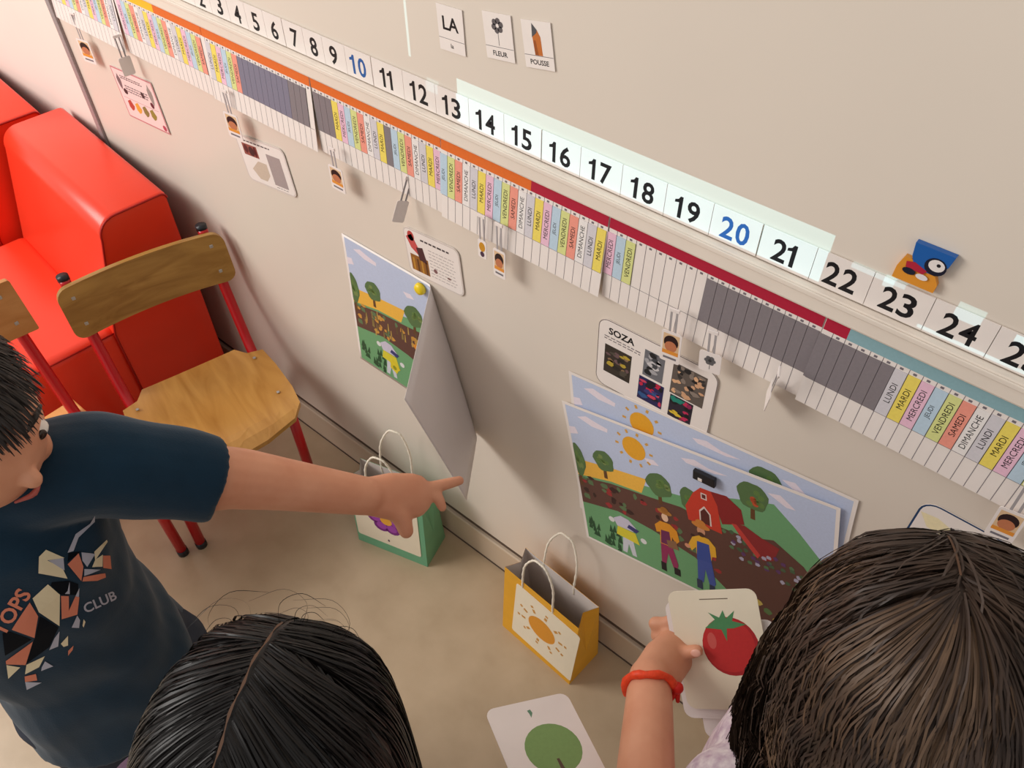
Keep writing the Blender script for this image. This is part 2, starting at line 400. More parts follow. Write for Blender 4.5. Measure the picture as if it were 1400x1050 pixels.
# ------------------------------------------------------------------ hanging name tags
def name_tag(x, z, w, h, kind, tilt, label, strap_top=0.915, swing=0.0, y=-0.020):
    t = empty('name_tag', (x, y, z), (0, swing, tilt), label, 'name tag', 'tags hanging from the calendar')
    st = z + h / 2
    L = strap_top - st
    box('strap', (-0.0048, -0.0004, h / 2 - 0.004), (-0.0022, 0.0003, h / 2 + L), mat('clear_strap', (168, 162, 164), .3, .5), t)
    box('strap', (0.0022, -0.0004, h / 2 - 0.004), (0.0048, 0.0003, h / 2 + L), MATS['clear_strap'], t)
    box('clip', (-0.0065, -0.0012, h / 2 + L - 0.003), (0.0065, 0.0012, h / 2 + L + 0.002), M_CARDW, t, 0.0005)
    fn = lambda u, v, hh: (u, -hh, v)
    c = plate('card', rrect(-w / 2, -h / 2, w / 2, h / 2, 0.003), 0.0009, M_CARDW, fn, t)
    p = Print(); f2 = lambda u, v, hh: (u, -0.0009 - hh, v)
    if kind == 'photo':
        p.poly(rect(-w * .40, -h * .22, w * .40, h * .42), ink((226, 190, 150)), 1)
        p.poly(ell(0, h * .16, w * .36, h * .22), ink((44, 26, 28)), 2)
        p.poly(ell(0, h * .02, w * .30, h * .17), ink((196, 122, 86)), 3)
        p.poly(rect(-w * .40, -h * .24, w * .40, -h * .12), ink((230, 150, 60)), 4)
        p.poly(rect(-w * .33, -h * .40, w * .33, -h * .33), ink((120, 116, 124)), 1)
    elif kind == 'flower':
        for k in range(6):
            a = k * math.pi / 3; p.poly(ell(w * .16 * math.cos(a), h * .1 + w * .16 * math.sin(a), w * .11, w * .11, 10), ink((104, 102, 104)), 2)
        p.poly(ell(0, h * .1, w * .08, w * .08, 10), ink((60, 58, 60)), 3); p.poly(rect(-0.0004, -h * .35, 0.0004, 0), ink((104, 102, 104)), 1)
    elif kind == 'amber':
        p.poly(ell(0, h * .12, w * .36, h * .26), ink((206, 146, 40)), 1); p.poly(ell(0, -h * .28, w * .25, h * .15), ink((76, 52, 76)), 2)
    if p.items: p.build('picture', f2, c)
    return t
name_tag(-1.622, 0.822, 0.036, 0.046, 'photo', 0.15, 'small child photo tag beside the grey metal edge', 0.895, y=-.014)
name_tag(-1.462, 0.845, 0.022, 0.034, 'plain', 1.42, 'blank white tag twisted edge-on above the pink-bordered sheet', 0.90)
name_tag(-1.155, 0.838, 0.033, 0.046, 'photo', 0.1, 'child photo tag overlapping the laminated sheet with grey text block', 0.90)
name_tag(-0.900, 0.843, 0.031, 0.042, 'photo', 0.0, 'child photo tag hanging alone under the slip after the grey block', 0.895)
name_tag(-0.765, 0.845, 0.018, 0.036, 'plain', 1.05, 'grey-looking blank tag turned sideways above the red and brown sheet', 0.90, 0.35)
name_tag(-0.607, 0.856, 0.015, 0.030, 'amber', 0.0, 'tiny amber figure tag, left of a pair below yellow slip', 0.91)
name_tag(-0.577, 0.846, 0.021, 0.046, 'photo', 0.0, 'narrow child photo tag, right of a pair below weekday slips', 0.91)
name_tag(-0.309, 0.858, 0.026, 0.048, 'photo', 0.1, 'child photo tag hanging in front of the sheet with art pictures', 0.915, -0.06)
name_tag(-0.257, 0.866, 0.027, 0.030, 'flower', 0.1, 'white tag with a black flower under the grey block', 0.912, -0.1)
name_tag(-0.181, 0.863, 0.026, 0.036, 'plain', -1.15, 'white plastic tag twisted away from the wall under grey block', 0.92, 0.30)
name_tag(0.080, 0.856, 0.026, 0.046, 'photo', 0.1, 'child photo tag over the blue-bordered sheet near right edge', 0.92, -0.05)

# ------------------------------------------------------------------ word cards on the board
def word_card(x, z, w, h, rot, kind, label):
    t = empty('word_card', (x, -0.0008, z), (0, -rot, 0), label, 'word card', 'word cards stuck on the upper board')
    fn = lambda u, v, hh: (u, -hh, v)
    plate('card', rect(-w / 2, -h / 2, w / 2, h / 2), 0.0008, M_PAPER, fn, t)
    p = Print(); y = -h * .22; g = ink((110, 104, 106)); f2 = lambda u, v, hh: (u, -0.0008 - hh, v)
    p.poly(rect(-w / 2, y - .0003, w / 2, y + .0003), g, 1)
    if kind == 0:
        p.text('LA', 0, h * .12, height=h * .30, bold=0.02); p.text('la', 0, -h * .36, height=h * .10, bold=0.02)
    elif kind == 1:
        for k in range(6):
            a = k * math.pi / 3 + .3; p.poly(ell(w * .13 * math.cos(a), h * .24 + w * .13 * math.sin(a), w * .085, w * .085, 10), ink((98, 92, 94)), 2)
        p.poly(rect(-.0004, -h * .18, .0004, h * .14), g, 1); p.text('FLEUR', 0, -h * .36, height=h * .11, bold=0.02)
    else:
        p.poly([(-w * .12, -h * .21), (w * .14, -h * .21), (w * .12, h * .18), (w * .02, h * .32), (-w * .16, h * .2)], ink((196, 112, 52)), 2)
        p.poly([(-w * .17, h * .16), (0, h * .26), (w * .02, h * .32), (-w * .14, h * .45)], ink((84, 84, 88)), 3)
        p.poly([(-w * .12, -h * .21), (w * .0, -h * .21), (-w * .06, h * .1), (-w * .13, h * .1)], ink((156, 84, 40)), 3)
        p.text('POUSSE', 0, -h * .36, height=h * .11, bold=0.02)
    p.build('print', f2, t)
word_card(-0.660, 1.1325, 0.040, 0.0525, 0.05, 0, 'white word card reading LA')
word_card(-0.588, 1.145, 0.041, 0.051, 0.13, 1, 'white word card reading FLEUR with a grey flower drawing')
word_card(-0.533, 1.152, 0.040, 0.0505, 0.17, 2, 'white word card reading POUSSE with an orange picture')

# ------------------------------------------------------------------ sheets taped to the lower board
def sheet(name, x, z, w, h, rot, label, r=0.010, border=None, bw=0.0022, cat='poster', y=-0.0012, base=None):
    t = empty(name, (x, y, z), (0, -rot, 0), label, cat)
    fn = lambda u, v, hh: (u, -hh, v)
    f2 = lambda u, v, hh: (u, -0.001 - hh, v)
    plate('sheet', rrect(-w / 2, -h / 2, w / 2, h / 2, r), 0.001, base or M_PAPER, fn, t)
    p = Print()
    if border:
        p.poly(rrect(-w / 2, -h / 2, w / 2, h / 2, r), ink(border), 1); p.poly(rrect(-w / 2 + bw, -h / 2 + bw, w / 2 - bw, h / 2 - bw, max(r - bw, .001)), base or M_PAPER, 2)
    p.h = 3
    return t, p, f2
def lines(p, x0, x1, y0, y1, n, col, th=0.0012, rnd=random.Random(3)):
    for i in range(n):
        y = y1 + (y0 - y1) * (i + .5) / n; x = x0
        while x < x1 - .003:
            L = rnd.uniform(.003, .009); p.poly(rect(x, y - th / 2, min(x + L, x1), y + th / 2), col, 4); x += L + .002
G1 = ink((118, 108, 112)); G2 = ink((70, 62, 66))
t, p, f2 = sheet('recipe_sheet', -1.499, 0.759, 0.143, 0.104, 0.075, 'pink-bordered sheet with a row of coloured food pictures, lower board left', 0.003, (200, 128, 132), 0.003, base=mat('pink_paper', (240, 212, 208), 0.45, 0.3, var=0.02))
lines(p, -.045, .03, .032, .04, 2, G2, .002); lines(p, -.04, .04, .006, .022, 3, G1, .0025)
p.poly(ell(-.055, .024, .007, .014, 12, 0, .2), ink((120, 100, 104)), 5); p.poly(ell(-.045, .006, .007, .006), ink((62, 44, 48)), 5); p.poly(ell(.02, .014, .006, .006), ink((62, 52, 54)), 5); p.poly(ell(.052, .022, .008, .018, 12, 0, .2), ink((150, 142, 136)), 5); p.poly(ell(.044, .0, .006, .006), ink((92, 40, 52)), 5)
for xx, c in ((-.044, (188, 74, 62)), (-.018, (232, 164, 66)), (.008, (138, 122, 68)), (.034, (150, 134, 60))): p.poly(ell(xx, -.022, .010, .011, 10, 1, .15), ink(c), 5)
p.poly(rect(-.06, -.0085, .06, -.0075), ink((206, 150, 154)), 5); p.poly(ell(.06, -.042, .006, .006), ink((186, 70, 92)), 5)
p.build('print', f2, t)
t, p, f2 = sheet('activity_sheet', -1.118, 0.770, 0.136, 0.090, 0.13, 'laminated sheet with a red-brown photo and a block of grey text', 0.012, (216, 204, 198), 0.003)
lines(p, -.045, .03, .033, .038, 1, G2, .0022)
p.poly(rect(-.054, .008, -.012, .030), ink((150, 84, 74)), 5); p.poly(ell(-.030, .018, .008, .009), ink((70, 44, 44)), 6); p.poly(ell(-.045, .020, .006, .008), ink((90, 46, 46)), 6); p.poly(ell(-.019, .019, .004, .010), ink((84, 34, 36)), 6)
p.poly(rect(.012, -.034, .050, .024), ink((168, 154, 152)), 5)
for k in range(9): lines(p, .014, .049, -.032 + k * .006, -.026 + k * .006, 1, ink((130, 120, 124)), .0016)
p.poly([(-.045, -.018), (-.02, .002), (.004, .002), (.004, -.02), (-.01, -.034), (-.03, -.034)], ink((204, 186, 168)), 4)
lines(p, .015, .05, -.040, -.036, 1, G1)
p.build('print', f2, t)
t, p, f2 = sheet('activity_sheet', -0.725, 0.763, 0.116, 0.087, 0.08, 'laminated sheet with a red figure and brown picture above the bent farm poster', 0.012, (214, 202, 194), 0.0025)
p.poly(ell(-.042, .030, .007, .009), ink((192, 70, 66)), 5); p.poly([(-.053, .026), (-.04, .034), (-.03, .014), (-.018, .0), (-.03, -.002), (-.045, .008)], ink((202, 82, 82)), 5)
p.poly([(-.034, .012), (-.02, .016), (-.014, -.012), (-.03, -.01)], ink((74, 40, 46)), 6)
p.poly(rect(-.050, -.034, -.012, -.004), ink((148, 96, 42)), 5)
for k in range(4): p.poly(rect(-.046 + k * .009, -.034, -.042 + k * .009, -.01), ink((98, 60, 30)) if k % 2 else ink((190, 136, 54)), 6)
lines(p, -.022, .040, .026, .033, 1, G2, .0032); lines(p, -.008, .046, -.034, .020, 9, ink((170, 158, 156)), .0012)
p.poly(ell(.002, -.018, .004, .004), ink((128, 90, 92)), 5); p.poly(ell(.030, -.020, .004, .002), ink((128, 96, 92)), 5)
p.build('print', f2, t)
t, p, f2 = sheet('art_sheet', -0.334, 0.772, 0.176, 0.120, 0.03, 'rounded laminated sheet titled SOZA with five small art pictures', 0.016, (120, 108, 106), 0.0012)
p.text('SOZA', -.052, .043, height=.0115, bold=.03, m=M_BLACK)
lines(p, -.078, -.022, .026, .034, 2, G1, .0016)
def art(p, x0, y0, x1, y1, base, cols, n, seed):
    rr = random.Random(seed); p.poly(rect(x0, y0, x1, y1), ink(base), 5)
    for i in range(n):
        rx = rr.uniform(.0025, .007); ry = rr.uniform(.002, .005); cx = rr.uniform(x0 + rx, x1 - rx); cy = rr.uniform(y0 + ry, y1 - ry)
        p.poly(ell(cx, cy, rx, ry, 7, rr.random() * 6, .2), ink(cols[i % len(cols)]), 6 + i % 9)
art(p, -.076, -.032, -.034, .018, (58, 50, 44), [(142, 112, 86), (84, 76, 66), (44, 40, 38), (186, 160, 60), (112, 86, 88)], 20, 1)
art(p, -.016, -.002, .014, .043, (112, 112, 118), [(34, 34, 38), (170, 168, 172), (70, 72, 78), (206, 202, 204)], 18, 2)
art(p, -.020, -.048, .018, -.006, (44, 40, 86), [(196, 40, 72), (30, 28, 40), (52, 88, 140), (208, 70, 96), (60, 60, 120)], 22, 3)
art(p, .026, -.008, .074, .046, (98, 88, 82), [(212, 164, 128), (60, 56, 54), (140, 126, 116), (38, 36, 38), (224, 176, 136)], 34, 4)
art(p, .028, -.050, .062, -.010, (46, 40, 54), [(196, 48, 88), (36, 132, 116), (24, 24, 30), (222, 190, 60), (142, 40, 84)], 18, 5)
p.build('print', f2, t)
t, p, f2 = sheet('information_sheet', 0.098, 0.768, 0.182, 0.092, 0.0, 'rounded sheet with a dark blue border behind the curly-haired head', 0.018, (36, 66, 104), 0.0022)
p.poly([(-.088, .026), (-.07, .029), (-.05, .022), (-.042, .006), (-.075, .008)], ink((240, 226, 184)), 4)
lines(p, -.055, .07, .012, .028, 2, G2, .0035); lines(p, -.07, .07, -.035, .0, 4, G1, .0025)
p.build('print', f2, t)

# ------------------------------------------------------------------ farm posters
def farm(p, W, H, sun=True, rich=True):
    def P_(pts): return [(u * W, -v * H) for u, v in pts]
    c = lambda r, g, b: ink((r, g, b))
    mx, my = 0.012, 0.016
    sky, green, dgreen, gold, soil = c(192, 202, 228), c(112, 164, 116), c(88, 116, 74), c(240, 184, 76), c(98, 66, 58)
    p.poly(P_(rect(mx, my, 1 - mx, 1 - my)), sky, 1)
    p.poly(P_([(mx, .46), (.2, .40), (.46, .33), (.66, .20), (.74, .16), (.80, .13), (.88, .24), (1 - mx, .42), (1 - mx, 1 - my), (mx, 1 - my)]), green, 2)
    p.poly(P_([(mx, .40), (.05, .375), (.205, .338), (.33, .316), (.302, .43), (.168, .446), (mx, .50)]), gold, 3)
    p.poly(P_([(mx, .515), (.166, .462), (.341, .433), (.46, .408), (.58, .43), (.70, .42), (.80, .36), (.90, .45), (1 - mx, .62), (1 - mx, 1 - my), (.72, 1 - my), (.628, .869), (.505, .735), (.329, .676), (.181, .654), (mx, .706)]), soil, 4)
    for cl in ([(.06, .07), (.10, .045), (.14, .06), (.19, .075), (.187, .1), (.12, .1)], [(.48, .07), (.53, .05), (.58, .07), (.647, .07), (.6, .09), (.5, .09)], [(.78, .075), (.82, .06), (.87, .115), (.84, .12)], [(.012, .16), (.04, .15), (.05, .19), (.012, .21)], [(.33, .17), (.37, .16), (.39, .185), (.35, .2)]):
        p.poly(P_(cl), c(234, 222, 232), 3)
    if sun:
        p.poly(P_(ell(.293, .135, .047, .072, 20)), c(232, 166, 48), 4)
        for k in range(10):
            a = k * 2 * math.pi / 10; r0, r1 = .062, .076
            x0, y0, x1, y1 = .293 + r0 * math.cos(a), .135 + r0 * 1.5 * math.sin(a), .293 + r1 * math.cos(a), .135 + r1 * 1.5 * math.sin(a)
            nx, ny = -math.sin(a) * .005, math.cos(a) * .007
            p.poly(P_([(x0 + nx, y0 + ny), (x1 + nx, y1 + ny), (x1 - nx, y1 - ny), (x0 - nx, y0 - ny)]), c(214, 160, 74), 4)
    rr = random.Random(11)
    for tx, ty, rx, ry in ((.024, .385, .034, .11), (.148, .315, .045, .072), (.38, .32, .052, .078), (.498, .33, .035, .08), (.73, .135, .052, .085)):
        p.poly(P_([(tx - .006, ty), (tx + .006, ty), (tx + .008, ty + ry * 1.7), (tx - .008, ty + ry * 1.7)]), c(102, 68, 42), 5)
        e = ell(tx, ty, rx, ry, 20, tx * 30, .08); e = [(max(u, mx), v) for u, v in e]
        p.poly(P_(e), dgreen, 6)
        for k in range(9):
            a, q = rr.random() * 6.28, rr.random() * .7; u, v = tx + rx * q * math.cos(a), ty + ry * q * math.sin(a)
            p.poly(P_(ell(max(u, mx + .012), v, rx * .22, ry * .2, 8)), c(98, 128, 70) if k % 3 else (c(190, 84, 52) if tx > .6 else c(120, 140, 82)), 7)
    # crops in the soil
    for k in range(46):
        u = rr.uniform(.03, .60); v = .47 + rr.uniform(.02, .19) - u * .1 + max(0, u - .4) * .9
        col = c(158, 52, 54) if (rich and k % 3 == 0) else (c(96, 120, 84) if k % 3 == 1 else (c(62, 40, 38) if rich else c(206, 150, 70)))
        p.poly(P_(ell(u, v, rr.uniform(.008, .018), rr.uniform(.010, .022), 8, k, .2)), col, 7)
    # foreground grass tufts
    for k in range(26):
        u = rr.uniform(.02, .18); v = rr.uniform(.80, .95); p.poly(P_([(u - .010, v + .03), (u + .010, v + .03), (u + rr.uniform(-.01, .01), v - .03)]), c(46, 82, 54), 7)
    # scarecrow
    p.poly(P_([(.19, .83), (.235, .83), (.245, .96), (.225, .96), (.213, .88), (.20, .96), (.18, .96)]), c(206, 208, 216), 8)
    p.poly(P_([(.17, .77), (.25, .77), (.265, .85), (.16, .84)]), c(220, 206, 62), 9)
    p.poly(P_([(.168, .77), (.155, .72), (.19, .68), (.225, .685), (.265, .74), (.24, .765)]), c(206, 200, 218), 10); p.poly(P_([(.225, .72), (.27, .735), (.255, .765), (.215, .75)]), c(62, 62, 116), 11)
    for u, v in ((.145, .74), (.285, .80)): p.poly(P_(ell(u, v, .014, .02, 10)), c(224, 224, 222), 9)
    if rich:
        # barn
        p.poly(P_([(.583, .212), (.64, .20), (.69, .25), (.70, .34), (.62, .40), (.60, .30)]), c(140, 40, 42), 8)
        p.poly(P_([(.49, .47), (.482, .38), (.515, .27), (.545, .215), (.583, .212), (.605, .29), (.618, .47)]), c(202, 62, 46), 9)
        p.poly(P_([(.535, .45), (.535, .37), (.555, .33), (.578, .37), (.58, .45)]), c(226, 206, 198), 10); p.poly(P_([(.540, .45), (.540, .375), (.555, .345), (.573, .375), (.574, .45)]), c(92, 44, 40), 11)
        p.poly(P_(rect(.545, .245, .567, .285)), c(228, 208, 200), 10); p.poly(P_(rect(.549, .252, .563, .278)), c(104, 46, 42), 11)
        # tunnel roof and flower rows
        p.poly(P_([(.654, .366), (.70, .345), (.76, .38), (.82, .40), (.80, .50), (.765, .53), (.72, .46), (.68, .40)]), c(142, 46, 48), 8); p.poly(P_([(.654, .366), (.672, .36), (.755, .50), (.745, .53), (.68, .42)]), c(196, 66, 60), 9)
        for k in range(44):
            u = rr.uniform(.62, .93); v = .46 + (u - .62) * .35 + rr.uniform(-.05, .10)
            p.poly(P_(ell(u, v, .009, .013, 8, k, .2)), (c(98, 62, 106), c(92, 122, 86), c(176, 170, 190), c(78, 100, 72))[k % 4], 9)
        for k in range(10):
            u, v = rr.uniform(.70, .95), rr.uniform(.82, .96); p.poly(P_(ell(u, v, .016, .022, 10, k, .15)), (c(198, 176, 92), c(92, 122, 74))[k % 2], 9)
        # farmer in magenta trousers
        p.poly(P_([(.363, .74), (.41, .72), (.432, .86), (.425, .90), (.41, .90), (.392, .80), (.378, .90), (.360, .90)]), c(150, 50, 92), 10)
        p.poly(P_(rect(.356, .89, .378, .955)), c(36, 32, 36), 11); p.poly(P_(rect(.412, .89, .438, .945)), c(36, 32, 36), 11)
        p.poly(P_([(.345, .62), (.37, .575), (.41, .57), (.438, .60), (.445, .67), (.43, .70), (.415, .66), (.41, .74), (.362, .745), (.365, .66), (.35, .67)]), c(226, 150, 46), 12)
        p.poly(P_([(.37, .64), (.405, .63), (.41, .735), (.365, .74)]), c(112, 46, 88), 13); p.poly(P_([(.39, .70), (.43, .68), (.44, .74), (.395, .75)]), c(142, 104, 76), 14)
        p.poly(P_(ell(.392, .535, .014, .03, 12)), c(236, 196, 166), 13); p.poly(P_(ell(.393, .495, .030, .018, 14)), c(176, 120, 58), 14); p.poly(P_(ell(.393, .480, .016, .020, 12)), c(160, 104, 48), 15); p.poly(P_(rect(.376, .515, .384, .575)), c(108, 50, 38), 12)
        # farmer in blue overalls
        p.poly(P_([(.515, .72), (.57, .70), (.585, .87), (.575, .90), (.56, .90), (.545, .79), (.535, .90), (.512, .90)]), c(70, 88, 160), 10)
        p.poly(P_(rect(.507, .89, .530, .960)), c(52, 62, 84), 11); p.poly(P_(rect(.558, .89, .580, .965)), c(52, 62, 84), 11)
        p.poly(P_([(.48, .66), (.50, .585), (.53, .55), (.565, .55), (.590, .59), (.592, .66), (.575, .67), (.57, .72), (.515, .73), (.512, .65), (.495, .69)]), c(232, 176, 56), 12)
        p.poly(P_([(.518, .60), (.565, .59), (.572, .72), (.513, .735)]), c(62, 82, 156), 13)
        p.poly(P_(ell(.537, .515, .016, .034, 12)), c(208, 150, 118), 13); p.poly(P_(ell(.537, .54, .014, .016, 10)), c(78, 50, 40), 14); p.poly(P_(ell(.537, .478, .036, .020, 14)), c(206, 132, 62), 14); p.poly(P_(ell(.537, .458, .020, .022, 12)), c(206, 132, 62), 15)
        p.poly(P_(ell(.478, .668, .012, .016, 10)), c(216, 150, 120), 13)
    else:
        for k in range(40):
            u = rr.uniform(.02, .55); v = .49 + rr.uniform(.0, .17) - u * .09; p.poly(P_([(u - .004, v + .03), (u + .004, v + .03), (u + .002, v - .03), (u - .002, v - .03)]), (c(190, 156, 84), c(104, 84, 52), c(142, 122, 72))[k % 3], 8)
        for u, v in ((.385, .56), (.40, .63), (.375, .70)): p.poly(P_(ell(u, v, .018, .026, 10)), c(226, 146, 52), 8)
        p.poly(P_(ell(.235, .86, .03, .05, 10, 1, .2)), c(222, 202, 52), 10); p.poly(P_(ell(.235, .87, .012, .018, 10)), c(150, 150, 40), 11)
PW, PH = 0.4205, 0.300
def flat_poster(x, z, rot, y, lift, label, sun=True):
    t = empty('farm_poster', (x, y, z), (0, -rot, 0), label, 'poster', 'farm posters on the lower board')
    def fn(u, v, h):       # sheet bows a little away from the wall towards its lower left corner
        q = max(0.0, -v / PH); return (u, -h - lift * q * q * (0.4 + 0.6 * (1 - u / PW)), v)
    n, mm = 12, 8; V = []; F = []
    for s in (0.0004, 0.0):
        for j in range(mm + 1):
            for i in range(n + 1): V.append(fn(PW * i / n, -PH * j / mm, s))
    o = (n + 1) * (mm + 1)
    for j in range(mm):
        for i in range(n):
            a = j * (n + 1) + i; F.append((a, a + n + 1, a + n + 2, a + 1)); F.append((o + a, o + a + 1, o + a + n + 2, o + a + n + 1))
    bd = [i for i in range(n + 1)] + [j * (n + 1) + n for j in range(1, mm + 1)] + [mm * (n + 1) + i for i in range(n - 1, -1, -1)] + [j * (n + 1) for j in range(mm - 1, 0, -1)]
    for k in range(len(bd)):
        a, bb = bd[k], bd[(k + 1) % len(bd)]; F.append((a, bb, bb + o, a + o))
    mk('sheet', V, F, M_PAPER, t)
    p = Print(); farm(p, PW, PH, True, True); p.build('picture', lambda u, v, h: fn(u, v, h + 0.0004), t, sub=0.05)
flat_poster(-0.466, 0.698, 0.145, -0.0022, 0.004, 'farm picture poster behind, its top strip showing above the front farm poster')
flat_poster(-0.471, 0.635, 0.244, -0.0075, 0.006, 'front farm poster with two farmers and a red barn, held by the black magnet')
# bent poster: right part swings out from the wall along a slanting crease
def bent_poster():
    t = empty('farm_poster', (0, 0, 0), (0, 0, 0), 'bent farm poster, its right half swinging out to show a blank white back', 'poster', 'farm posters on the lower board')
    W, H = 0.4205, 0.300; TL = Vector((-0.941, 0.712)); rot = -0.006
    A = Vector((-0.736, 0.7105)); B = Vector((-0.651, 0.412)); hd = (B - A).normalized(); pr = Vector((-hd.y, hd.x))
    if pr.x < 0: pr = -pr
    th = math.radians(60); R = 0.010
    def fn(u, v, h):
        q = TL + Vector((u * math.cos(rot) - v * math.sin(rot), u * math.sin(rot) + v * math.cos(rot)))
        q = q + Vector((-0.009, 0)) * min(1.0, max(0.0, -v / H)) if u < 0.2 else q
        s = (q - A).dot(pr); l = (q - A).dot(hd); y0 = 0.0015 + 0.004 * max(0, -v / H) ** 2
        ss = s + R * th / 2
        if ss <= 0: x, o, a = s, 0.0, 0.0
        else:
            a = min(ss / R, th); x = -R * th / 2 + R * math.sin(a) ; o = R * (1 - math.cos(a))
            if ss > R * th: e = ss - R * th; x += e * math.cos(th); o += e * math.sin(th)
        x -= h * math.sin(a); o += h * math.cos(a)
        w = A + hd * l + pr * x
        return (w.x, -(y0 + o), w.y)
    n, mm = 60, 12; V = []; F = []; MI = []
    for s in (0.0004, 0.0):
        for j in range(mm + 1):
            for i in range(n + 1): V.append(fn(W * i / n, -H * j / mm, s))
    o = (n + 1) * (mm + 1)
    for j in range(mm):
        for i in range(n):
            a = j * (n + 1) + i; F.append((a, a + n + 1, a + n + 2, a + 1)); MI.append(0); F.append((o + a, o + a + 1, o + a + n + 2, o + a + n + 1)); MI.append(1)
    bd = [i for i in range(n + 1)] + [j * (n + 1) + n for j in range(1, mm + 1)] + [mm * (n + 1) + i for i in range(n - 1, -1, -1)] + [j * (n + 1) for j in range(mm - 1, 0, -1)]
    for k in range(len(bd)):
        a, bb = bd[k], bd[(k + 1) % len(bd)]; F.append((a, bb, bb + o, a + o)); MI.append(0)
    mk('sheet', V, F, [M_PAPER, M_PAPERB], t, True, MI)
    p = Print(); farm(p, W, H, False, False); p.build('picture', lambda u, v, h: fn(u, v, h + 0.0004), t, sub=0.02)
bent_poster()
# magnets
V, F = tube_data([(0, 0, 0), (0, -0.004, 0), (0, -0.008, 0), (0, -0.0095, 0)], [0.0105, 0.0105, 0.0085, 0.004], 20)
mg = mk('round_magnet', [(v[0] - 0.757, v[1] - 0.0036, v[2] + 0.694) for v in V], F, mat('yellow_plastic', (236, 206, 30), 0.35, 0.5, var=0.03), None, True); tag(mg, 'round yellow magnet pinning the bent farm poster', 'magnet')
bm = box_bm((-0.0165, -0.006, -0.0085), (0.0165, 0, 0.0085), 0.0012); mg = from_bm('clip_magnet', bm, M_CAP); mg.location = (-0.229, -0.0105, 0.6585); mg.rotation_euler = (0, -0.15, 0); tag(mg, 'black rectangular magnet on the front farm poster', 'magnet')
box('label_dot', (-0.008, -0.0068, -0.006), (-0.002, -0.0061, -0.001), M_PAPER, mg)
# wooden magnet on the board above 23 and 24
t = empty('wooden_magnet', (-0.091, -0.0005, 1.083), (0, 0.0, 0), 'blue and orange wooden magnet with a black and white shape, above 23', 'magnet')
fn = lambda u, v, h: (u, -h, v)
plate('blue_piece', [(-.014, .022), (.021, .022), (.019, .010), (.014, .001), (.006, -.003), (-.008, -.001), (-.0125, .008)], 0.006, mat('blue_lacquer', (26, 92, 168), 0.35, 0.45, var=0.04), fn, t)
plate('orange_piece', [(-.022, -.021), (.016, -.021), (.0165, -.012), (.012, -.004), (.0, -.002), (-.012, .004), (-.018, .004), (-.0215, -.008)], 0.005, mat('orange_lacquer', (222, 146, 48), 0.35, 0.45, var=0.04), fn, t)
p = Print(); p.poly(ell(.009, .006, .0095, .009, 18), ink((26, 28, 46)), 1); p.poly(ell(.0095, .0075, .007, .006, 18), ink((232, 224, 220)), 2); p.poly(ell(.011, .0085, .0018, .0018, 10), ink((30, 28, 34)), 3)
p.poly([(-.015, .001), (-.008, .003), (.004, -.0015), (.002, -.006), (-.014, -.005)], ink((176, 36, 58)), 1); p.poly(ell(-.010, -.008, .006, .0035, 12), ink((24, 30, 48)), 2); p.poly(ell(.002, -.009, .0055, .003, 12), ink((228, 222, 222)), 3)
p.build('painted_figure', lambda u, v, h: (u, -0.0062 - h, v), t)

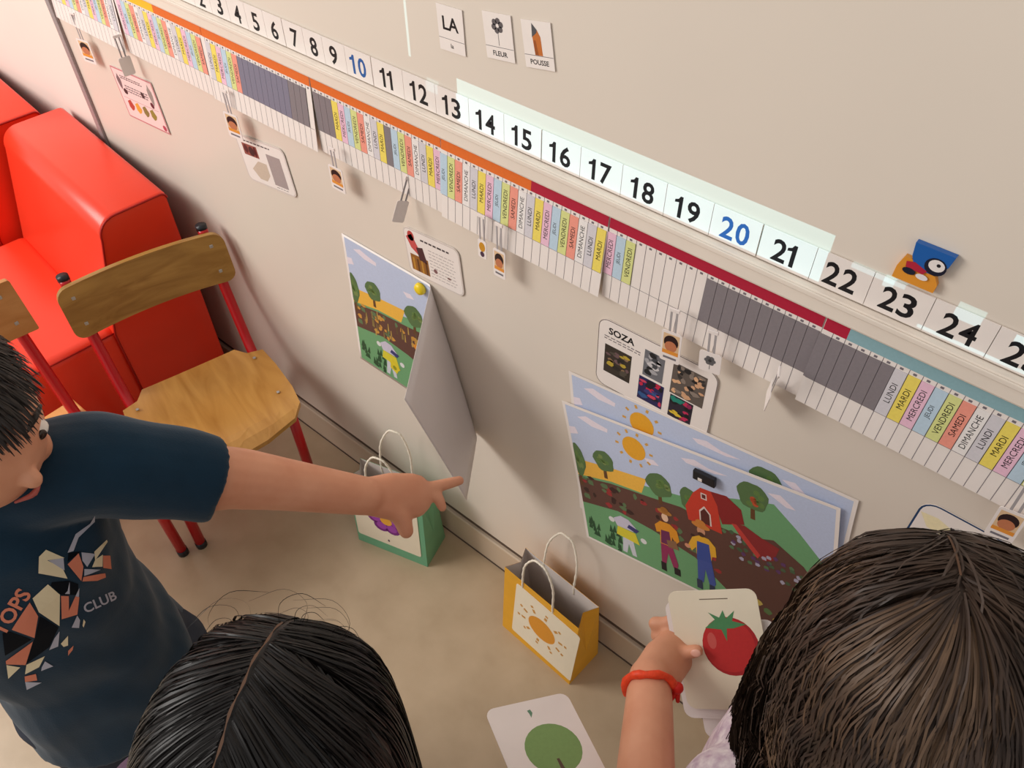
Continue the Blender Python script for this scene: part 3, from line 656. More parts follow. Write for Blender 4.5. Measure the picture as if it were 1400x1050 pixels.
# ------------------------------------------------------------------ paper bags
def slab(name, q, th, m_out, m_in, parent, nrm):
    q = [Vector(v) for v in q]; n = Vector(nrm).normalized() * th
    V = [v + n * 0 for v in q] + [v - n for v in q]; k = len(q)
    F = [tuple(range(k)), tuple(range(2 * k - 1, k - 1, -1))] + [(i, k + i, k + (i + 1) % k, (i + 1) % k) for i in range(k)]
    return mk(name, V, F, [m_out, m_in], parent, False, [0, 1] + [0] * k)
def paper_bag(fl, fr, d, H, m_out, label, art_fn, card, hpos):
    fl = Vector((*fl, 0)); fr = Vector((*fr, 0)); ex = (fr - fl); w = ex.length; ang = math.atan2(ex.y, ex.x)
    t = empty('paper_bag', (fl.x, fl.y, 0.0), (0, 0, ang), label, 'gift bag', 'paper gift bags on the floor')
    e = 0.0006; fi, bi = 0.010, d - 0.020      # top of front / back panels (y)
    box('base', (0.001, 0.001, 0.0), (w - 0.001, d - 0.001, 0.0012), m_out, t)
    fp = slab('front_panel', [(0, 0, 0), (w, 0, 0), (w, fi, H), (0, fi, H)], e, m_out, M_BAGIN, t, (0, -1, 0))
    slab('back_panel', [(w, d, 0), (0, d, 0), (0, bi, H), (w, bi, H)], e, m_out, M_BAGIN, t, (0, 1, 0))
    mid = d / 2
    for s, x in ((-1, 0.0), (1, w)):
        g = -s * 0.014; zc = H * 0.35; ym = (fi + bi) / 2
        V = [(x, 0, 0), (x, d, 0), (x, bi, H), (x, fi, H), (x, mid, zc), (x + g, ym, H)]
        V2 = [(a - s * e, bb, c) for a, bb, c in V]
        F = [(0, 1, 4), (1, 2, 4), (2, 5, 4), (4, 5, 3), (4, 3, 0)]; F2 = [tuple(i + 6 for i in reversed(f)) for f in F]
        mk('side_gusset', V + V2, F + F2, [m_out, M_BAGIN], t, False, [0] * 5 + [1] * 5)
    for yy, k in ((fi - 0.001, 0), (bi + 0.001, 1)):
        cx = w * hpos; a = 0.036; hh = 0.100 + 0.008 * k
        lean = 0.004 if k == 0 else 0.014
        path = catmull([(cx - a, yy + .002, H - .03), (cx - a, yy, H), (cx - a * .92, yy + lean * .5, H + hh * .55), (cx - a * .45, yy + lean, H + hh * .93), (cx, yy + lean, H + hh), (cx + a * .45, yy + lean, H + hh * .93), (cx + a * .92, yy + lean * .5, H + hh * .55), (cx + a, yy, H), (cx + a, yy + .002, H - .03)], 8)
        rad = [0.0021 + 0.0005 * math.sin(i * 2.2) for i in range(len(path))]
        tube('handle', path, rad, M_ROPE, t, 7)
    x0, z0, cw, ch, tilt = card
    sl = math.atan2(fi, H)
    def fn(u, v, h):
        c, s = math.cos(tilt), math.sin(tilt); uu, vv = u * c - v * s, u * s + v * c
        return (x0 + uu, (z0 + vv) * math.tan(sl) - 0.0004 - h, z0 + vv)
    cd = plate('picture_card', rrect(0, 0, cw, ch, 0.006), 0.0008, M_CARD, fn, t)
    p = Print(); art_fn(p, cw, ch); p.build('print', lambda u, v, h: fn(u, v, h + 0.0008), cd)
    if art_fn is flower_art:
        p = Print(); p.poly(ell(cw * .5, ch * .10, .0025, .004, 10), ink((92, 66, 92)), 1); p.build('caption_mark', lambda u, v, h: fn(u, v, h + 0.0008), cd)
def flower_art(p, w, h):
    cx, cy = w * .50, h * .56
    for k in range(6):
        a = k * math.pi / 3; p.poly(ell(cx + .026 * math.cos(a), cy + .026 * math.sin(a), .018, .018, 14), ink((122, 36, 128)), 1); p.poly(ell(cx + .024 * math.cos(a), cy + .024 * math.sin(a), .012, .012, 14), ink((160, 70, 170)), 2)
    p.poly(ell(cx, cy, .014, .014, 16), ink((232, 168, 60)), 3)
def sun_art(p, w, h):
    cx, cy = w * .46, h * .52; p.poly(ell(cx, cy, .033, .033, 24), ink((222, 148, 42)), 1)
    for k in range(10):
        a = k * math.pi / 5 + .2; 
        for r in ((.041, .051), (.055, .061)):
            c, s = math.cos(a), math.sin(a); q = .0032
            p.poly([(cx + r[0] * c - q * s, cy + r[0] * s + q * c), (cx + r[0] * c + q * s, cy + r[0] * s - q * c), (cx + r[1] * c + q * s, cy + r[1] * s - q * c), (cx + r[1] * c - q * s, cy + r[1] * s + q * c)], ink((206, 148, 66)), 1)
paper_bag((-0.889, -0.146), (-0.727, -0.100), 0.082, 0.215, M_GREEN, 'green paper bag with a purple flower picture, beneath the pointing hand', flower_art, (0.004, 0.030, 0.152, 0.150, 0.0), 0.50)
paper_bag((-0.519, -0.100), (-0.343, -0.111), 0.086, 0.215, M_YEL, 'yellow paper bag with a sun picture, standing by the baseboard', sun_art, (0.026, 0.022, 0.152, 0.176, -0.03), 0.46)

# ------------------------------------------------------------------ red sofas
def sofa(x_right, y_back, rot, w, label):
    t = empty('foam_sofa', (x_right, y_back, 0), (0, 0, rot), label, 'sofa', 'red foam sofas against the wall')
    H, zs, bt = 0.607, 0.358, 0.150
    # back cushion: profile in y-z with a large rounded front top edge, extruded along x
    prof = [(0, 0.02), (0, H - .012)]
    for i in range(5): a = math.radians(90 * i / 4); prof.append((-.012 + .012 * math.cos(a), H - .012 + .012 * math.sin(a)))
    r = 0.042
    for i in range(9): a = math.radians(90 + 90 * i / 8); prof.append((-bt + r + r * math.cos(a), H - r + r * math.sin(a)))
    prof += [(-bt - .055, zs - .01), (-bt - .055, 0.02)]
    n = len(prof); e = 0.006
    def ring(x, k): 
        cy = sum(p[0] for p in prof) / n; cz = sum(p[1] for p in prof) / n
        return [(x, p[0] + (cy - p[0]) * k, p[1] + (cz - p[1]) * k) for p in prof]
    V = ring(0, .03) + ring(-e, 0) + ring(-w + e, 0) + ring(-w, .03); F = []
    for j in range(3):
        for i in range(n): F.append((j * n + i, j * n + (i + 1) % n, (j + 1) * n + (i + 1) % n, (j + 1) * n + i))
    F += [tuple(range(n - 1, -1, -1)), tuple(3 * n + i for i in range(n))]
    bk = mk('back_cushion', V, F, M_RED, t)
    for f in bk.data.polygons: f.use_smooth = len(f.vertices) == 4
    tube('piping', [(0.001, p[0] * .985 - .001, p[1] * .985 + .006) for p in prof[1:]], 0.0022, M_REDSEAM, bk, 6)
    st = from_bm('seat_cushion', box_bm((-w, -bt - 0.50, 0.04), (0, -bt - 0.045, zs), 0.022, 4), M_RED, t, True)
    tube('seam', [(-.002, -bt - .05, zs - .008), (-.002, -bt - .48, zs - .008)], 0.002, M_REDSEAM, st, 6)
    box('plinth', (-w + .02, -bt - .47, 0.0), (-.02, -.03, 0.05), M_CAP, t)
sofa(-1.432, -0.047, -0.104, 0.470, 'red vinyl foam sofa behind the wooden school chair')
sofa(-1.927, -0.042, -0.104, 0.470, 'red vinyl foam sofa at the left edge, farther one of two')

# ------------------------------------------------------------------ school chairs
def curved_plate(name, outline, th, fn, m, parent):
    """outline polygon subdivided on a grid, thickness along fn's third argument"""
    bm = bmesh.new(); vs = [bm.verts.new((p[0], p[1], 0)) for p in outline]; bm.faces.new(vs); bmesh.ops.triangulate(bm, faces=bm.faces[:])
    for _ in range(5):
        es = [x for x in bm.edges if x.calc_length() > 0.03]
        if not es: break
        bmesh.ops.subdivide_edges(bm, edges=es, cuts=1); bmesh.ops.triangulate(bm, faces=bm.faces[:])
    g = bmesh.ops.extrude_face_region(bm, geom=bm.faces[:]); top = {v for v in g['geom'] if isinstance(v, bmesh.types.BMVert)}
    for v in bm.verts: v.co = Vector(fn(v.co.x, v.co.y, th if v in top else 0.0))
    bmesh.ops.recalc_face_normals(bm, faces=bm.faces[:])
    return from_bm(name, bm, m, parent)
def school_chair(x, y, rot, seat_z, back_z0, back_z1, style, label):
    t = empty('school_chair', (x, y, 0), (0, 0, rot), label, 'chair', 'red-legged school chairs')
    hw = 0.152
    if style == 0:
        out = [(-.118, -.118), (-.118, .118)] 
        out = [(-.120, -.100), (-.120, .100), (-.095, .118), (-.085, .150), (-.03, .155)] + [(0.05, .156), (.10, .150), (.128, .125), (.142, .06), (.146, 0), (.142, -.06), (.128, -.125), (.10, -.150), (.05, -.156)] + [(-.03, -.155), (-.085, -.150), (-.095, -.118)]
        def sf(u, v, h):
            dip = -0.010 * math.exp(-((u + .02) / .08) ** 2) * (1 - (v / .16) ** 2) - max(0, u - .10) ** 2 * 8
            return (u, v, seat_z - .011 + h + dip)
        s = curved_plate('seat', out, 0.011, sf, M_WOOD, t)
        for u in (-.07, .05):
            for v in (-.125, .125):
                box('screw', (u - .003, v - .003, seat_z), (u + .003, v + .003, seat_z + .0012), M_SCREW, s, 0.001)
    else:
        for k, (a, bb) in enumerate(((-.170, -.052), (-.049, .125))):
            box('seat_board', (a, -hw, seat_z - .016), (bb, hw, seat_z), M_WOODL, t, 0.003)
    # backrest: curved ply
    hb = 0.162; zc = (back_z0 + back_z1) / 2; hh = (back_z1 - back_z0) / 2; mb = M_WOOD2 if style == 0 else wood('pale_oak', (198, 140, 84), (178, 118, 62), 0.35, 5, (6, 1.2, 6))
    bx = -.178
    def bf(u, v, h): return (bx - .018 * (1 - (u / hb) ** 2) - (v) * .20 + h, u, zc + v)
    bo = curved_plate('backrest', rrect(-hb, -hh, hb, hh, 0.022 if style == 0 else 0.004, 5), 0.010, bf, mb, t)
    for u in (-.135, .135):
        for v in (-hh * .5, hh * .55):
            q = bf(u, v, .010); box('screw', (q[0] - .001, q[1] - .0035, q[2] - .0035), (q[0] + .0015, q[1] + .0035, q[2] + .0035), M_SCREW, bo, 0.001)
    for s in (-1, 1):
        yy = s * .135
        rp = catmull([(bx - .034, yy, back_z1 - .002), (bx - .019, yy, zc), (bx - .004, yy, back_z0 - .02), (bx + .045, yy * .99, seat_z + .02), (bx + .085, yy * .97, seat_z - .022)], 8)
        o = tube('back_post', rp, 0.0105, M_REDMET, t, 12)
        tube('end_cap', [(bx - .035, yy, back_z1 - .003), (bx - .036, yy, back_z1 + .008)], 0.0112, M_CAP, o, 12)
        tube('seat_rail', [(bx + .085, yy * .97, seat_z - .022), (.085, yy * .97, seat_z - .022)], 0.0100, M_REDMET, t, 12)
        o = tube('leg', [(bx + .070, yy * .97, seat_z - .022), (bx - .005, yy, 0.012)], 0.0108, M_REDMET, t, 12); tube('foot_cap', [(bx - .004, yy, 0.016), (bx - .006, yy, 0.0)], 0.0118, M_CAP, o, 12)
        o = tube('leg', [(.075, yy * .97, seat_z - .022), (.080, yy, 0.012)], 0.0108, M_REDMET, t, 12); tube('foot_cap', [(.0797, yy, 0.016), (.0803, yy, 0.0)], 0.0118, M_CAP, o, 12)
    tube('cross_bar', [(.072, -.13, seat_z - .032), (.072, .13, seat_z - .032)], 0.0085, M_REDMET, t, 10)
    tube('cross_bar', [(bx + .08, -.13, seat_z - .032), (bx + .08, .13, seat_z - .032)], 0.0085, M_REDMET, t, 10)
school_chair(-1.183, -0.222, math.radians(-15), 0.300, 0.440, 0.546, 0, 'wooden school chair with red tube legs and wide brown backrest, by the baseboard')
school_chair(-1.235, -0.545, 0.0, 0.305, 0.50, 0.605, 1, 'pale wooden school chair with a two-board seat, half hidden by navy T-shirt')

# ------------------------------------------------------------------ children
def ball(c, r, sx=1, sy=1, sz=1, frame=None, n=14):
    V = []; F = []; c = Vector(c); fr = frame or Matrix.Identity(3)
    for i in range(1, n):
        th = math.pi * i / n
        for k in range(2 * n):
            ph = math.pi * k / n
            V.append(c + fr @ Vector((r * sx * math.sin(th) * math.cos(ph), r * sy * math.sin(th) * math.sin(ph), r * sz * math.cos(th))))
    V.append(c + fr @ Vector((0, 0, r * sz))); V.append(c + fr @ Vector((0, 0, -r * sz))); t, bb = len(V) - 2, len(V) - 1; m2 = 2 * n
    for i in range(n - 2):
        for k in range(m2): F.append((i * m2 + k, (i + 1) * m2 + k, (i + 1) * m2 + (k + 1) % m2, i * m2 + (k + 1) % m2))
    for k in range(m2): F.append((t, k, (k + 1) % m2)); F.append((bb, (n - 2) * m2 + (k + 1) % m2, (n - 2) * m2 + k))
    return V, F
def limb(pts, rad, n=6, segs=14, flat=None, ref=None):
    """rounded tapering limb through joints"""
    path = catmull(pts, n); R = []
    for i in range(len(path)):
        t = i / n; k = min(int(t), len(rad) - 2); R.append(rad[k] + (rad[k + 1] - rad[k]) * (t - k))
    d0 = (path[0] - path[1]).normalized(); d1 = (path[-1] - path[-2]).normalized(); pre = []; post = []
    for a in (80, 55, 28):
        c, s = math.cos(math.radians(a)), math.sin(math.radians(a))
        pre.append((path[0] + d0 * R[0] * s, R[0] * c)); post.insert(0, (path[-1] + d1 * R[-1] * s, R[-1] * c))
    P2 = [q[0] for q in pre] + path + [q[0] for q in post]; R2 = [q[1] for q in pre] + R + [q[1] for q in post]
    return tube_data(P2, R2, segs, True, flat, ref)
def stack(rings, f, l, segs=24, power=2.4):
    """torso-like loft: rings = (centre, half width along l, half depth along f)"""
    V = []; F = []; f = Vector(f); l = Vector(l); n = len(rings)
    for c, a, d in rings:
        c = Vector(c)
        for k in range(segs):
            t = 2 * math.pi * k / segs; cs, sn = math.cos(t), math.sin(t)
            V.append(c + l * (a * math.copysign(abs(cs) ** (2 / power), cs)) + f * (d * math.copysign(abs(sn) ** (2 / power), sn)))
    for i in range(n - 1):
        for k in range(segs): F.append((i * segs + k, i * segs + (k + 1) % segs, (i + 1) * segs + (k + 1) % segs, (i + 1) * segs + k))
    F += [tuple(range(segs - 1, -1, -1)), tuple((n - 1) * segs + k for k in range(segs))]
    return V, F
def weld(name, parts, voxel, m, parent, smooth=4, fac=0.5):
    """fuse closed pieces into one continuous skin"""
    bmx = bmesh.new()
    for V, F in parts:
        me = bpy.data.meshes.new('t'); me.from_pydata([tuple(v) for v in V], [], F); b2 = bmesh.new(); b2.from_mesh(me); bmesh.ops.recalc_face_normals(b2, faces=b2.faces[:]); b2.to_mesh(me); b2.free()
        bmx.from_mesh(me); bpy.data.meshes.remove(me)
    o = from_bm(name, bmx, m, parent)
    md = o.modifiers.new('r', 'REMESH'); md.mode = 'VOXEL'; md.voxel_size = voxel
    if smooth: ms = o.modifiers.new('s', 'SMOOTH'); ms.iterations = smooth; ms.factor = fac
    bpy.context.view_layer.update(); dg = bpy.context.evaluated_depsgraph_get()
    me = bpy.data.meshes.new_from_object(o.evaluated_get(dg)); o.modifiers.clear(); old = o.data; o.data = me; bpy.data.meshes.remove(old)
    me.polygons.foreach_set('use_smooth', [True] * len(me.polygons))
    if not me.materials: me.materials.append(m)
    return o
def head_parts(c, fwd, up, s=1.0):
    fwd = Vector(fwd).normalized(); up = Vector(up); up = (up - fwd * up.dot(fwd)).normalized(); lf = up.cross(fwd)
    fr = Matrix((fwd, lf, up)).transposed()
    V, F = ball((0, 0, 0), 1.0, n=18); out = []
    for v in V:
        x, y, z = v; k = max(0.0, -z)
        xx = x * 0.088; yy = y * 0.073 * (1 - .30 * k * k); zz = z * 0.100
        if x < 0: xx *= (1 - .30 * k * k)
        else: xx *= (1 - .05 * k)
        out.append(Vector(c) + fr @ (Vector((xx, yy, zz)) * s))
    parts = [(out, F)]
    q = lambda a, bb, d: Vector(c) + fr @ (Vector((a, bb, d)) * s)
    parts.append(ball(q(.088, 0, -.020), .010 * s, 1.1, .9, 1.1, fr, 8)); parts.append(ball(q(.084, 0, -.006), .007 * s, .9, .8, 1.8, fr, 8))
    for e in (-1, 1):
        parts.append(ball(q(-.004, e * .073, -.012), .020 * s, .7, .35, 1.2, fr, 8)); parts.append(ball(q(.052, e * .034, -.038), .021 * s, .9, .8, .9, fr, 8))
    return parts, fr, q
def face(person, q, fr, s, hairm):
    for e in (-1, 1):
        V, F = ball(q(.0715, e * .031, .002), .0115 * s, .9, 1.15, .62, fr, 10); o = mk('eye', V, F, M_EYE, person, True)
        V, F = ball(q(.0795, e * .031, .002), .0052 * s, .6, 1, 1, fr, 10); mk('iris', V, F, M_IRIS, o, True)
        V, F = limb([q(.080, e * .016, .020), q(.079, e * .032, .025), q(.070, e * .047, .020)], [.0022 * s, .0028 * s, .0016 * s], 4, 8); mk('eyebrow', V, F, hairm, person, True)
    V, F = limb([q(.0750, -.015, -.050), q(.0815, 0, -.051), q(.0750, .015, -.050)], [.0012 * s, .0030 * s, .0012 * s], 4, 8); mk('lips', V, F, M_LIP, person, True)
def hand_frame(wrist, direction, back):
    d = Vector(direction).normalized(); n = Vector(back); n = (n - d * n.dot(d)).normalized(); return d, n, d.cross(n)
def finger(base, d, n, lens, bends, r, curl_axis):
    """chain of three bones; bends are rotations (rad) towards the palm about curl_axis"""
    pts = [Vector(base)]; a = 0.0; dv = Vector(d).normalized()
    for L, bnd in zip(lens, bends):
        dv = Matrix.Rotation(bnd, 3, curl_axis) @ dv; pts.append(pts[-1] + dv * L)
    return limb(pts, [r * 1.08, r, r * .95, r * .82], 4, 10)
def legs_parts(hipL, hipR, f, z_off=0):
    out = []; f = Vector(f)
    for h in (hipL, hipR):
        h = Vector(h); k = Vector((h.x, h.y, h.z * .54)) + f * .008; an = Vector((h.x, h.y, .055)) - f * .012
        out.append(limb([h, k, an], [.062, .046, .031], 6, 14)); 
    return out
def shoe(name, an, f, m, parent):
    f = Vector(f); b0 = Vector((an[0], an[1], 0)); l = Vector((-f.y, f.x, 0))
    rings = []
    V = []; F = []; segs = 16
    prof = [(-.045, .022, .050), (-.02, .029, .062), (.02, .030, .052), (.07, .033, .040), (.105, .027, .032), (.122, .012, .022)]
    for x, hw, hz in prof:
        for k in range(segs):
            t = 2 * math.pi * k / segs; cs, sn = math.cos(t), math.sin(t)
            V.append(b0 + f * x + l * (hw * cs) + Vector((0, 0, max(0.0, hz * .5 + hz * .5 * math.copysign(abs(sn) ** .7, sn)))))
    for i in range(len(prof) - 1):
        for k in range(segs): F.append((i * segs + k, i * segs + (k + 1) % segs, (i + 1) * segs + (k + 1) % segs, (i + 1) * segs + k))
    F += [tuple(range(segs - 1, -1, -1)), tuple((len(prof) - 1) * segs + k for k in range(segs))]
    return mk(name, V, F, m, parent, True)

def strands_mesh(name, paths, rad, mats, parent, midx=None, taper=0.35, centre=None):
    """paths: (N,K,3) numpy -> fine flat strands that turn their face away from the head"""
    N, K, _ = paths.shape
    tan = np.gradient(paths, axis=1); tan /= np.linalg.norm(tan, axis=2, keepdims=True) + 1e-9
    ref = paths - np.array(centre) if centre is not None else np.tile(np.array([0.31, 0.52, 0.79]), (N, K, 1))
    a = np.cross(tan, ref); a /= np.linalg.norm(a, axis=2, keepdims=True) + 1e-9
    tw = RNG.normal(0, .35, size=(N, 1, 1)); b = np.cross(tan, a); a = a * np.cos(tw) + b * np.sin(tw)
    prof = np.ones(K); prof[-max(2, K // 4):] = np.linspace(1, taper, max(2, K // 4))
    r = (np.asarray(rad).reshape(-1, 1, 1) if np.ndim(rad) else rad) * prof.reshape(1, K, 1)
    V = np.stack([paths - r * a, paths + r * a], axis=2)
    idx = np.arange(N * K * 2).reshape(N, K, 2)
    Q = np.stack([idx[:, :-1, 0], idx[:, :-1, 1], idx[:, 1:, 1], idx[:, 1:, 0]], axis=-1).reshape(-1, 4)
    me = bpy.data.meshes.new(name); me.vertices.add(N * K * 2); me.vertices.foreach_set('co', V.reshape(-1).astype(np.float32))
    nf = len(Q); me.loops.add(nf * 4); me.loops.foreach_set('vertex_index', Q.reshape(-1).astype(np.int32)); me.polygons.add(nf)
    me.polygons.foreach_set('loop_start', np.arange(0, nf * 4, 4, dtype=np.int32))
    for x in mats: me.materials.append(x)
    if midx is not None: me.polygons.foreach_set('material_index', np.repeat(np.asarray(midx, dtype=np.int32), K - 1))
    me.polygons.foreach_set('use_smooth', np.ones(nf, dtype=bool)); me.update(calc_edges=True)
    return link(bpy.data.objects.new(name, me), parent)
def comb(c, fr, radii, roots_dir, comb_dir, length, K, grav, off, stiff=0.72, wave=0.0, freq=3.0, phase=None, lift=None):
    """strands start on an ellipsoid and slide down over it; all arrays in world space"""
    fr = np.array(fr); c = np.array(c); radii = np.array(radii); N = len(roots_dir)
    loc = roots_dir / np.linalg.norm(roots_dir, axis=1, keepdims=True) * radii
    p = c + loc @ fr.T; v = comb_dir / (np.linalg.norm(comb_dir, axis=1, keepdims=True) + 1e-9); v = v @ fr.T
    L = np.asarray(length).reshape(-1, 1) / K; out = [p.copy()]; g = np.array([0, 0, -1.0])
    for k in range(K - 1):
        v = v * stiff + g * grav * (0.5 + 1.2 * k / K)
        p = p + v / (np.linalg.norm(v, axis=1, keepdims=True) + 1e-9) * L
        q = ((p - c) @ fr) / radii; r = np.linalg.norm(q, axis=1, keepdims=True); lim = 1.0 + off.reshape(-1, 1) * min(1.0, (k + 1) / 4)
        q = np.where(r < lim, q / r * lim, q); pn = c + (q * radii) @ fr.T
        v = (pn - out[-1]); v /= np.linalg.norm(v, axis=1, keepdims=True) + 1e-9
        p = pn; out.append(p.copy())
    P = np.stack(out, axis=1)
    return P
def hair_cap(name, c, fr, radii, keep, m, parent, k=1.012):
    V, F = ball((0, 0, 0), 1.0, n=24); pts = [Vector(c) + Matrix(fr) @ Vector((v[0] * radii[0] * k, v[1] * radii[1] * k, v[2] * radii[2] * k)) for v in V]
    F = [f for f in F if all(keep(*V[i]) for i in f)]
    used = sorted({i for f in F for i in f}); mp = {i: j for j, i in enumerate(used)}
    return mk(name, [pts[i] for i in used], [tuple(mp[i] for i in f) for f in F], m, parent, True)

# ---- boy in the navy T-shirt, pointing with his left arm
def boy():
    ax = Vector((-0.733, -0.664, 0)); a = math.radians(-20); f = Vector((math.cos(a), math.sin(a), 0)); l = Vector((-math.sin(a), math.cos(a), 0))
    t = empty('person', (0, 0, 0), label='child in a navy T-shirt with a dinosaur print, pointing at the wall', cat='person')
    at = lambda x, y, z: ax + f * x + l * y + Vector((0, 0, z))
    hc = at(.036, .036, 1.000); hf = Vector((0.86, 0.26, -0.16))
    hp, fr, q = head_parts(hc, hf, (0, 0, 1), 1.0)
    S = Vector((-0.648, -0.556, 0.885)); sl = Vector((-0.602, -0.486, 0.832)); el = Vector((-0.585, -0.446, 0.800)); wr = Vector((-0.512, -0.349, 0.728))
    parts = hp + [limb([at(.005, .008, .86), at(.028, .030, .95)], [.036, .034])]
    parts.append(stack([(at(0, 0, .44), .095, .070), (at(0, 0, .50), .108, .080), (at(0, 0, .60), .098, .074), (at(0, 0, .72), .098, .078), (at(.004, .01, .82), .100, .072), (at(.006, .014, .885), .070, .050)], f, l))
    parts.append(limb([S - l * .085 - f * .03, S, sl, el, wr], [.044, .042, .037, .034, .0235], 6, 16))
    # right arm hangs
    Sr = at(.0, -.112, .872); er = at(-.050, -.145, .70); wrr = at(-.075, -.150, .555)
    parts.append(limb([Sr + l * .05, Sr, er, wrr], [.044, .040, .031, .022], 6, 14))
    # pointing left hand
    kn = Vector((-0.484, -0.287, 0.698)); d, n, side = hand_frame(wr, kn - wr, (0.55, -0.35, 0.75))
    # side = d x n ; thumb lies on the +X lower side
    th = side if side.dot(Vector((1, 0, -.6))) > 0 else -side
    palm = [wr, wr + d * .030 + th * .003, wr + d * .062 + th * .006]
    parts.append(limb(palm, [.023, .029, .029], 5, 16, flat=(.62, 1.0), ref=n))
    cax = d.cross(-n).normalized()        # rotating about this axis curls towards the palm
    tip = Vector((-0.466, -0.229, 0.675)); b0 = wr + d * .066 - th * .016 + n * .004
    b0 = Vector((-0.483, -0.287, 0.699))
    dirp = (tip - b0).normalized(); L = (tip - b0).length
    parts.append(limb([b0 - dirp * .02, b0, b0 + dirp * L * .5 + n * .0015, tip - dirp * .005], [.010, .0095, .0080, .0066], 4, 10))
    for i, o in enumerate((.006, .020, .032)):
        bs = wr + d * (.070 - .005 * i) + th * (o - .006) - n * .001
        parts.append(finger(bs, d, n, [.026, .022, .015], [.95 + .05 * i, 1.05, .75], .0078 - .0004 * i, cax))
    parts.append(limb([wr + d * .006 + th * .010 - n * .004, Vector((-0.494, -0.335, 0.711)), Vector((-0.478, -0.329, 0.695)), Vector((-0.466, -0.333, 0.678))], [.014, .0150, .0125, .0098], 5, 12))
    tb = wr + d * .060 + th * .004 - n * .004
    parts.append(limb([wr + d * .042 + th * .002 - n * .002, tb, Vector((-0.470, -0.276, 0.687)), Vector((-0.4585, -0.2765, 0.6735))], [.011, .0095, .0080, .0066], 4, 10))
    # right hand relaxed
    d2, n2, s2 = hand_frame(wrr, (.18, -.02, -1), -l); c2 = d2.cross(-n2).normalized()
    parts.append(limb([wrr, wrr + d2 * .03, wrr + d2 * .058], [.021, .027, .027], 5, 14, flat=(.6, 1.0), ref=n2))
    for i in range(4):
        parts.append(finger(wrr + d2 * .060 + s2 * (.021 - .014 * i), d2, n2, [.022, .016, .012], [.25, .35, .3], .0070, c2))
    parts.append(limb([wrr + d2 * .02 + s2 * .02, wrr + d2 * .04 + s2 * .034, wrr + d2 * .064 + s2 * .036], [.010, .008, .0065], 4, 10))
    parts += legs_parts(at(0, .058, .47), at(0, -.058, .47), f)
    body = weld('body', parts, 0.0027, M_SKINB, t, 5)
    face(t, q, fr, 1.0, M_DARKH)
    # T-shirt
    sp = [stack([(at(0, 0, .41), .124, .100), (at(0, 0, .50), .114, .094), (at(0, 0, .58), .106, .090), (at(.004, -.004, .68), .104, .091), (at(.008, .005, .78), .110, .090), (at(.006, .010, .84), .110, .082), (at(.006, .014, .875), .092, .066), (at(.008, .016, .900), .056, .046)], f, l, 28)]
    e = sl + (el - sl).normalized() * .012; dd = (e - S).normalized()
    def sleeve(p0, p1, p2, r0, r1, r2):
        dv = (p2 - p1).normalized(); P_ = catmull([p0, p1, p2], 6); R = []
        for i in range(len(P_)): tt = i / (len(P_) - 1); R.append(r0 + (r1 - r0) * tt * 2 if tt < .5 else r1 + (r2 - r1) * (tt - .5) * 2)
        P_ = P_ + [p2 + dv * .0005, p2 - dv * .014]; R = R + [r2 - .004, r2 - .006]
        return tube_data(P_, R, 20)
    sp.append(sleeve(S - l * .085 - f * .03 - Vector((0, 0, .010)), S, e, .058, .054, .047))
    sp.append(sleeve(Sr + l * .055, Sr, er + (Sr - er) * .25, .060, .054, .048))
    shirt = weld('tshirt', sp, 0.0038, M_NAVY, t, 6)
    me = shirt.data; bmx = bmesh.new(); bmx.from_mesh(me)
    for v in bmx.verts:      # soft folds of the cloth
        c = v.co; w = math.sin(c.x * 40 + c.z * 55 + math.sin(c.y * 38) * 2) * .0016 + math.sin(c.y * 70 - c.z * 40) * .001
        v.co = c + v.normal * w
    bmx.to_mesh(me); 
    tree = BVHTree.FromBMesh(bmx); bmx.free()
    # chest print, wrapped onto the cloth
    p0 = Vector((-0.59603, -0.66620, 0.77)); nn = Vector((0.60368, -0.01398, 0.79710)); e1 = Vector((0.02314, 0.99973, 0)); e2 = Vector((-0.79689, 0.01845, 0.60384))
    def onto(u, v, h):
        o = p0 + e1 * u + e2 * v + nn * .3; hit = tree.ray_cast(o, -nn)
        if hit[0] is None: return tuple(p0 + e1 * u + e2 * v)
        return tuple(hit[0] + hit[1] * (.0006 + h))
